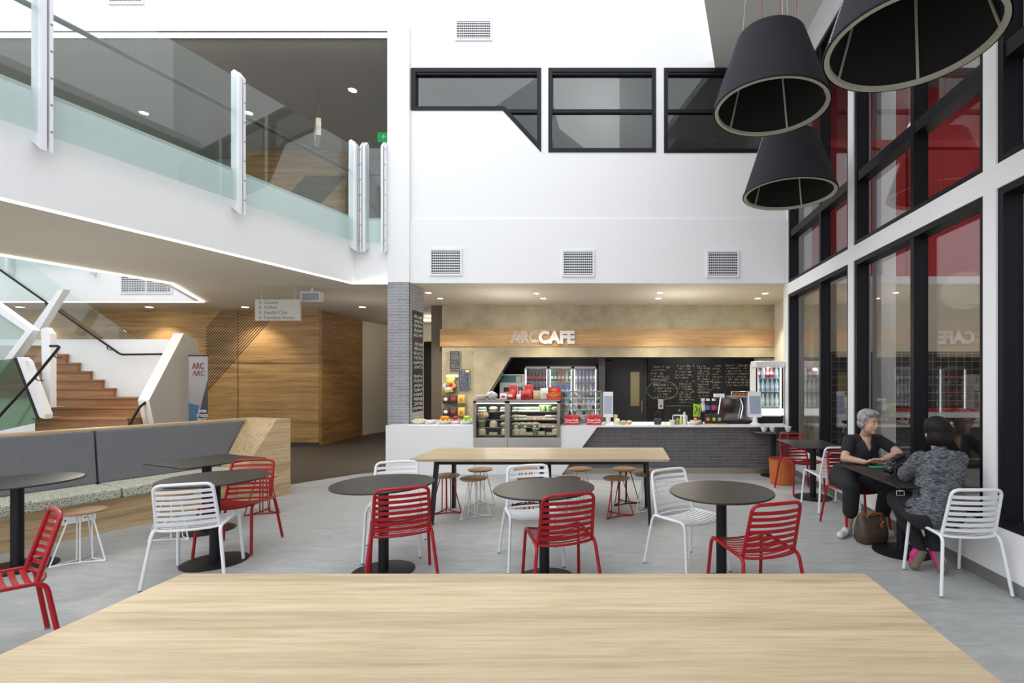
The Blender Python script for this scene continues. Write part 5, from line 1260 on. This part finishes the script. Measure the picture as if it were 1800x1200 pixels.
def hand(mb, wrist, dirv, palm_n, side, curl=.5, s=1.0):
    """palm, four fingers of different lengths with two bends, and a thumb leaving the side of the palm"""
    d = V(dirv).normalized(); n = V(palm_n); n = (n-d*n.dot(d)).normalized(); x = d.cross(n)*side; w_ = V(wrist)
    for k in (-1, -.33, .33, 1): mb.cap(w_+x*k*.018*s, .014*s, w_+d*.080*s+x*k*.028*s, .0125*s, 10)
    for k, L_ in ((-1, .058), (-.36, .070), (.3, .076), (.98, .068)):
        a = w_+d*.082*s+x*k*.034*s; ang = 0; p = a; dd = d
        for seg_, f in enumerate((.45, .32, .25)):
            ang += curl*(.55, .75, .5)[seg_]; dd = (d*math.cos(ang)+n*math.sin(ang)); e = p+dd*L_*f*1.15*s; mb.cap(p, (.0090-.0006*seg_)*s, e, (.0084-.0007*seg_)*s, 10); p = e
    a = w_+d*.02*s+x*.026*s; b = a+(d*.5+x*.75+n*.25).normalized()*.038*s; c = b+(d*.85+x*.3+n*.35).normalized()*.032*s; e = c+(d*.95+n*.3).normalized()*.024*s
    mb.cap(a, .014*s, b, .0115*s, 10); mb.cap(b, .0115*s, c, .0098*s, 10); mb.cap(c, .0098*s, e, .0085*s, 10)
# ---------------------------------------------------------------- woman facing the camera
pw = thing('person', 'grey haired woman in black top and cropped trousers, leaning on the table facing the camera', 'person', (0, 0, 0))
hip = V((2.50, 5.47, .56)); chest = V((2.58, 5.34, .86)); neck0 = V((2.595, 5.30, 1.00)); hc_ = V((2.575, 5.18, 1.155))
sR = V((2.425, 5.30, .965)); sL = V((2.755, 5.32, .965)); eR = V((2.305, 5.14, .795)); eL = V((2.835, 5.10, .855)); wR = V((2.455, 5.035, .772)); wL = V((2.625, 5.03, .786))
kR = V((2.345, 5.07, .53)); kL = V((2.705, 5.04, .54)); aR = V((2.365, 5.16, .13)); aL = V((2.715, 5.22, .13))
m = MB()
m.cap(hip, .135, chest, .13); m.cap(hip+V((-.07, 0, 0)), .115, hip+V((.07, 0, 0)), .115); m.cap(chest+V((-.07, 0, .05)), .085, chest+V((.07, 0, .05)), .085); m.cap(sR, .050, sL, .050)
m.cap(neck0, .055, hc_+V((0, .03, -.05)), .050)
yaw, pit = .40, .08
R, q = head(m, hc_, yaw, pit, 1.0)
for a, b, c, hd, sd in ((sR, eR, wR, V((1, .06, -.04)), 1), (sL, eL, wL, V((-1, .02, -.03)), -1)):
    m.cap(a, .048, b, .041, 16); m.cap(b, .040, c, .026, 16)
hand(m, wR, (1, .10, .02), (0, -.25, -1), 1, .35); hand(m, wL+V((0, -.02, .012)), (-1, .10, .02), (0, -.2, -1), -1, .35)
for a, k, an, sx_ in ((-.08, kR, aR, -1), (.08, kL, aL, 1)):
    h = hip+V((a, 0, -.03)); m.cap(h, .095, k, .068); m.cap(k, .062, k*.55+an*.45, .052); m.cap(k*.55+an*.45, .052, an, .034); f = V((-.12, -.10, 0)) if sx_ < 0 else V((.02, -.11, 0)); m.cap(an, .032, an+V((0, .02, -.07)), .030); m.cap(an+V((0, .02, -.08)), .030, an+f+V((0, 0, -.095)), .022)
remesh(m, .0034, 'body', SKIN2, pw, 3)
face(q, R, 1.0, pw)
m = MB(); rnd = random.Random(3)
def hq(x, y, z): return q(x, y, z)
m.ball(hq(0, .030, .055), (.092, .100, .088), 20, 14, R); m.ball(hq(0, .055, -.01), (.080, .070, .070), 16, 12, R); m.ball(hq(-.03, -.040, .098), (.055, .048, .032), 14, 10, R); m.ball(hq(.03, -.038, .095), (.052, .045, .032), 14, 10, R)
for i in range(26):
    a = rnd.uniform(-1.1, 1.1); b = rnd.uniform(0, 1); c0 = hq(.080*math.sin(a), .02-.055*math.cos(a)*b, .105+.02*math.cos(a)); c1 = hq(.092*math.sin(a*1.2), .05-.10*(1-b), .075-.05*abs(math.sin(a))); m.cap(c0, .014, c1, .009, 8)
for sx_ in (-1, 1): m.cap(hq(sx_*.078, -.015, .055), .017, hq(sx_*.082, .010, .000), .010, 8)
remesh(m, .005, 'hair', GHAIR, pw, 2)
# tee shirt with sleeves and a neckline
m = MB(); m.cap(hip+V((0, 0, -.01)), .152, chest+V((0, -.004, .0)), .146, 20); m.cap(hip+V((-.08, 0, 0)), .128, hip+V((.08, 0, 0)), .128, 16); m.cap(chest+V((-.08, 0, .03)), .098, chest+V((.08, 0, .03)), .098, 16)
m.cap(sR+V((0, .006, -.005)), .060, sL+V((0, .006, -.005)), .060, 16); m.cap(chest+V((-.07, -.05, -.05)), .080, chest+V((.07, -.05, -.05)), .080, 14)
for a, b in ((sR, eR), (sL, eL)): m.cap(a+V((0, 0, -.008)), .0605, a.lerp(b, .60), .0595, 16)
top = remesh(m, .0055, 'top', TEE, pw, 3, label='black short sleeved top with a deep V neckline')
bm = bmesh.new(); bm.from_mesh(top.data)           # cut the V neck out of the cloth
dele = [f for f in bm.faces if (lambda c: c.y < 5.31 and c.z > .865 and abs(c.x-2.588) < (c.z-.850)*.30+.004 and c.z > .85)(f.calc_center_median())]
bmesh.ops.delete(bm, geom=dele, context='FACES')
for v in bm.verts:
    if v.is_boundary and v.co.y < 5.31 and v.co.z > .85:
        s_ = 1 if v.co.x > 2.588 else -1; nx = 2.588+s_*((v.co.z-.850)*.30+.006)
        if abs(nx-v.co.x) < .014: v.co.x = nx
bm.to_mesh(top.data); bm.free()
m = MB(); m.cap(V((2.588, 5.272, .90)), .050, V((2.592, 5.29, 1.0)), .058, 14)
remesh(m, .006, 'neck_skin', SKIN2, pw, 3)
m = MB()
for a, k, an in ((-.08, kR, aR), (.08, kL, aL)):
    h = hip+V((a, 0, -.035)); m.cap(h, .125, k, .092, 18); m.cap(k, .088, an.lerp(k, .30), .074, 16)
m.cap(hip+V((-.08, .02, -.03)), .130, hip+V((.08, .02, -.03)), .130, 16)
remesh(m, .008, 'trousers', TROU, pw, 3)
for an, f in ((aR, V((-.15, -.12, 0))), (aL, V((.03, -.14, 0)))):
    m = MB(); an = V((an.x, an.y, .0)); m.cap(an+V((0, .025, .044)), .042, an+f+V((0, 0, .036)), .036, 12); m.cap(an+V((0, .03, .06)), .042, an+f*.5+V((0, 0, .055)), .040, 12); sh = remesh(m, .006, 'shoe', M('white_leather', (.62, .60, .56), .4), pw, 2)
    q2 = MB(); q2.tube([an+f*.35+V((-.03, 0, .075)), an+f*.55+V((0, 0, .078)), an+f*.6+V((.03, 0, .06))], .007, 6); q2.build('shoe_strap', DGREY, sh)
m = MB(); b_ = V((2.66, 5.03, .80)); m.lathe([(.029, -.009), (.0315, 0), (.029, .009)], n=20, cap=False); o = m.build('wristwatch', STEEL, pw, smooth=40); o.location = wL.lerp(eL, .12); o.rotation_euler = (0, PI/2, .2)
# ---------------------------------------------------------------- woman with her back to the camera
pb = thing('person', 'dark haired woman in grey heathered sweater seated with her back to the camera', 'person', (0, 0, 0))
hip = V((2.53, 4.02, .57)); chest = V((2.61, 4.10, .85)); neck0 = V((2.63, 4.12, 1.0)); hc_ = V((2.64, 4.19, 1.155))
sL = V((2.47, 4.12, .945)); sR = V((2.79, 4.12, .945)); eL = V((2.425, 4.26, .79)); eR = V((2.85, 4.26, .79)); wL = V((2.50, 4.42, .80)); wR = V((2.78, 4.42, .80))
kL = V((2.46, 4.42, .54)); kR = V((2.72, 4.42, .54)); aL = V((2.57, 4.30, .14)); aR = V((2.66, 4.22, .16))
m = MB(); m.cap(hip, .15, chest, .135); m.cap(hip+V((-.08, 0, 0)), .12, hip+V((.08, 0, 0)), .12); m.cap(sL, .052, sR, .052); m.cap(neck0, .055, hc_+V((0, -.02, -.05)), .050)
R, q = head(m, hc_, PI-.12, .10, 1.0)
for a, b, c, sd in ((sL, eL, wL, 1), (sR, eR, wR, -1)):
    m.cap(a, .048, b, .041, 16); m.cap(b, .040, c, .027, 16)
hand(m, wL, (.6, .8, 0), (0, 0, -1), -1, .3); hand(m, wR, (-.6, .8, 0), (0, 0, -1), 1, .3)
for a, k, an in ((-.09, kL, aL), (.09, kR, aR)):
    m.cap(hip+V((a, 0, -.03)), .10, k, .07); m.cap(k, .062, an, .036)
remesh(m, .0036, 'body', SKIN2, pb, 3); face(q, R, 1.0, pb)
m = MB(); m.ball(q(0, .032, .045), (.100, .105, .098), 20, 14, R); m.ball(q(0, .060, -.035), (.092, .075, .085), 18, 12, R); m.ball(q(0, -.045, .095), (.07, .045, .03), 14, 8, R); m.ball(q(.055, .045, -.055), (.04, .05, .05), 12, 8, R); m.ball(q(-.055, .045, -.055), (.04, .05, .05), 12, 8, R)
rnd = random.Random(9)
for i in range(22): a = rnd.uniform(-1.3, 1.3); m.cap(q(.085*math.sin(a), .05+.062*math.cos(a), .05), .018, q(.080*math.sin(a), .040+.066*math.cos(a), -.055-.035*math.cos(a)), .010, 8)
remesh(m, .0055, 'hair', DHAIR, pb, 2)
m = MB(); m.cap(hip+V((0, -.01, -.0)), .178, chest+V((.0, 0, -.04)), .160, 22); m.cap(hip+V((-.09, 0, -.02)), .135, hip+V((.09, 0, -.02)), .135, 16); m.cap(chest+V((-.08, -.01, .0)), .105, chest+V((.08, -.01, .0)), .105, 16)
m.cap(sL+V((.01, -.01, -.01)), .070, sR+V((-.01, -.01, -.01)), .070, 16); m.cap(V((2.56, 4.07, .93)), .10, V((2.68, 4.07, .93)), .10, 16); m.cap(V((2.57, 4.06, .85)), .125, V((2.67, 4.06, .85)), .125, 16); m.cap(neck0+V((0, 0, -.03)), .070, neck0+V((0, 0, .005)), .062, 16)
for k in range(5): z = .60+k*.07; m.cap(hip+V((-.12+.02*k, -.12+.012*k, z-.57)), .020, hip+V((.14, -.125+.015*k, z-.565+.02*(k % 2))), .014, 8)
for a, b, c in ((sL, eL, wL), (sR, eR, wR)): m.cap(a, .070, b, .062, 16); m.cap(b, .062, c, .040, 16)
remesh(m, .007, 'sweater', KNIT, pb, 3)
m = MB()
for a, k, an in ((-.09, kL, aL), (.09, kR, aR)): m.cap(hip+V((a, 0, -.04)), .135, k, .098, 18); m.cap(k, .092, an+V((0, 0, .03)), .055, 16)
remesh(m, .008, 'trousers', TROU, pb, 3)
for an, d, lb in ((aL, V((-.10, -.075, -.085)), 'l'), (aR, V((-.02, -.10, -.10)), 'r')):
    m = MB(); m.cap(an+V((0, .02, -.02)), .042, an+d, .036, 14); m.cap(an+V((0, 0, .01)), .040, an+d*.5+V((0, .02, 0)), .042, 12); sh = remesh(m, .006, 'shoe', M('pink_mesh', (.55, .02, .16), .5), pb, 2)
    m = MB(); so = V((0, -.034, -.022)); m.cap(an+so, .036, an+d+so*.6, .038, 12); s2 = remesh(m, .006, 'shoe_sole', M('sole_rubber', (.17, .15, .11), .8), sh, 2); m = MB(); m.tube([an+so*.6+V((.043, 0, 0)), an+d*.6+so*.4+V((.043, 0, 0)), an+d+so*.4+V((.03, 0, -.01))], .009, 6); m.build('sole_edge', PLASTICW, sh, smooth=50)

# ---- bags and phone
t = thing('handbag', 'brown handbag standing on the floor between the feet of the grey haired woman', 'handbag', (2.47, 4.93, 0), .15)
LEA = M('brown_leather', (.085, .055, .04), .5, noise=.6, nscale=30); TANL = M('tan_leather', (.32, .12, .04), .5)
m = MB(); vs = []; fs = []
secs = [(0, .125, .075), (.03, .155, .095), (.12, .160, .095), (.22, .140, .065), (.27, .125, .035)]
for z, a, b in secs:
    for j in range(20): an = 2*PI*j/20; cx = math.cos(an); cy = math.sin(an); vs.append((a*math.copysign(abs(cx)**.6, cx), b*math.copysign(abs(cy)**.6, cy), z+.015*math.cos(2*an)*(z > .2)))
m.add(vs, [(i*20+j, i*20+(j+1) % 20, (i+1)*20+(j+1) % 20, (i+1)*20+j) for i in range(4) for j in range(20)]+[tuple(range(20))[::-1], tuple(range(80, 100))]); m.build('bag_body', LEA, t, smooth=70)
m = MB(); m.tube([(.12*math.cos(a), .03*math.sin(a), .278) for a in [i*2*PI/20 for i in range(20)]], .006, 6, closed=True); m.build('bag_trim', TANL, t)
for s in (-1, 1): m = MB(); m.tube(fillet([(-.07, s*.04, .25), (-.06, s*.07, .32), (.05, s*.09, .30), (.07, s*.04, .25)], .05), .007, 6); m.build('handle', TANL, t, smooth=40)
m = MB(); m.ball((.06, -.085, .19), (.020, .006, .028), 10, 6); m.build('bag_tag', TANL, t); m = MB(); m.tube([(.06, -.06, .25), (.065, -.09, .21)], .004, 5); m.ball((.075, -.088, .22), .008, 8, 6); m.build('bag_charm', M('brass', (.7, .5, .2), .3, metal=1), t)
t = thing('studded_handbag', 'black studded handbag with strap and buckle on the table between the two women', 'handbag', (2.48, 4.47, .742))
m = MB(); m.ball((0, 0, .065), (.135, .06, .065), 20, 12); m.ball((.01, .01, .11), (.10, .05, .06), 18, 10); m.ball((.03, .02, .15), (.06, .04, .045), 16, 10); m.cap((-.06, -.03, .14), .012, (.05, -.02, .185), .012, 10); remesh(m, .007, 'bag_body', M('black_leather', (.010, .010, .012), .45), t, 3)
m = MB()
for i in range(26): a = rnd.uniform(-1, 1); z = rnd.uniform(.02, .13); m.ball((a*.12, -.052-.004*(1-abs(a)), z), .0045, 5, 4)
m.build('stud', STEEL, t, kind='stuff')
m = MB(); m.sweep(fillet([(-.05, -.05, .13), (-.14, -.2, .03), (-.235, -.42, .012), (-.25, -.475, .006), (-.255, -.485, -.04), (-.25, -.485, -.12), (-.19, -.485, -.17), (-.10, -.48, -.12), (-.10, -.475, -.03)], .03), .014, .004, (1, 0, 0)); m.build('strap', BLACKM, t)
m = MB(); m.tube([(-.285, -.495, -.025), (-.225, -.495, -.025), (-.225, -.495, -.06), (-.285, -.495, -.06)], .005, 6, closed=True); m.build('buckle', CHROME, t)
one(MB().box(-.07, .07, -.045, .045, 0, .010), 'phone', M('green_case', (.02, .28, .12), .4), 'green cased phone lying on the table under the hands of the grey haired woman', 'phone', None, (2.52, 4.90, .7405), bevel=.004)
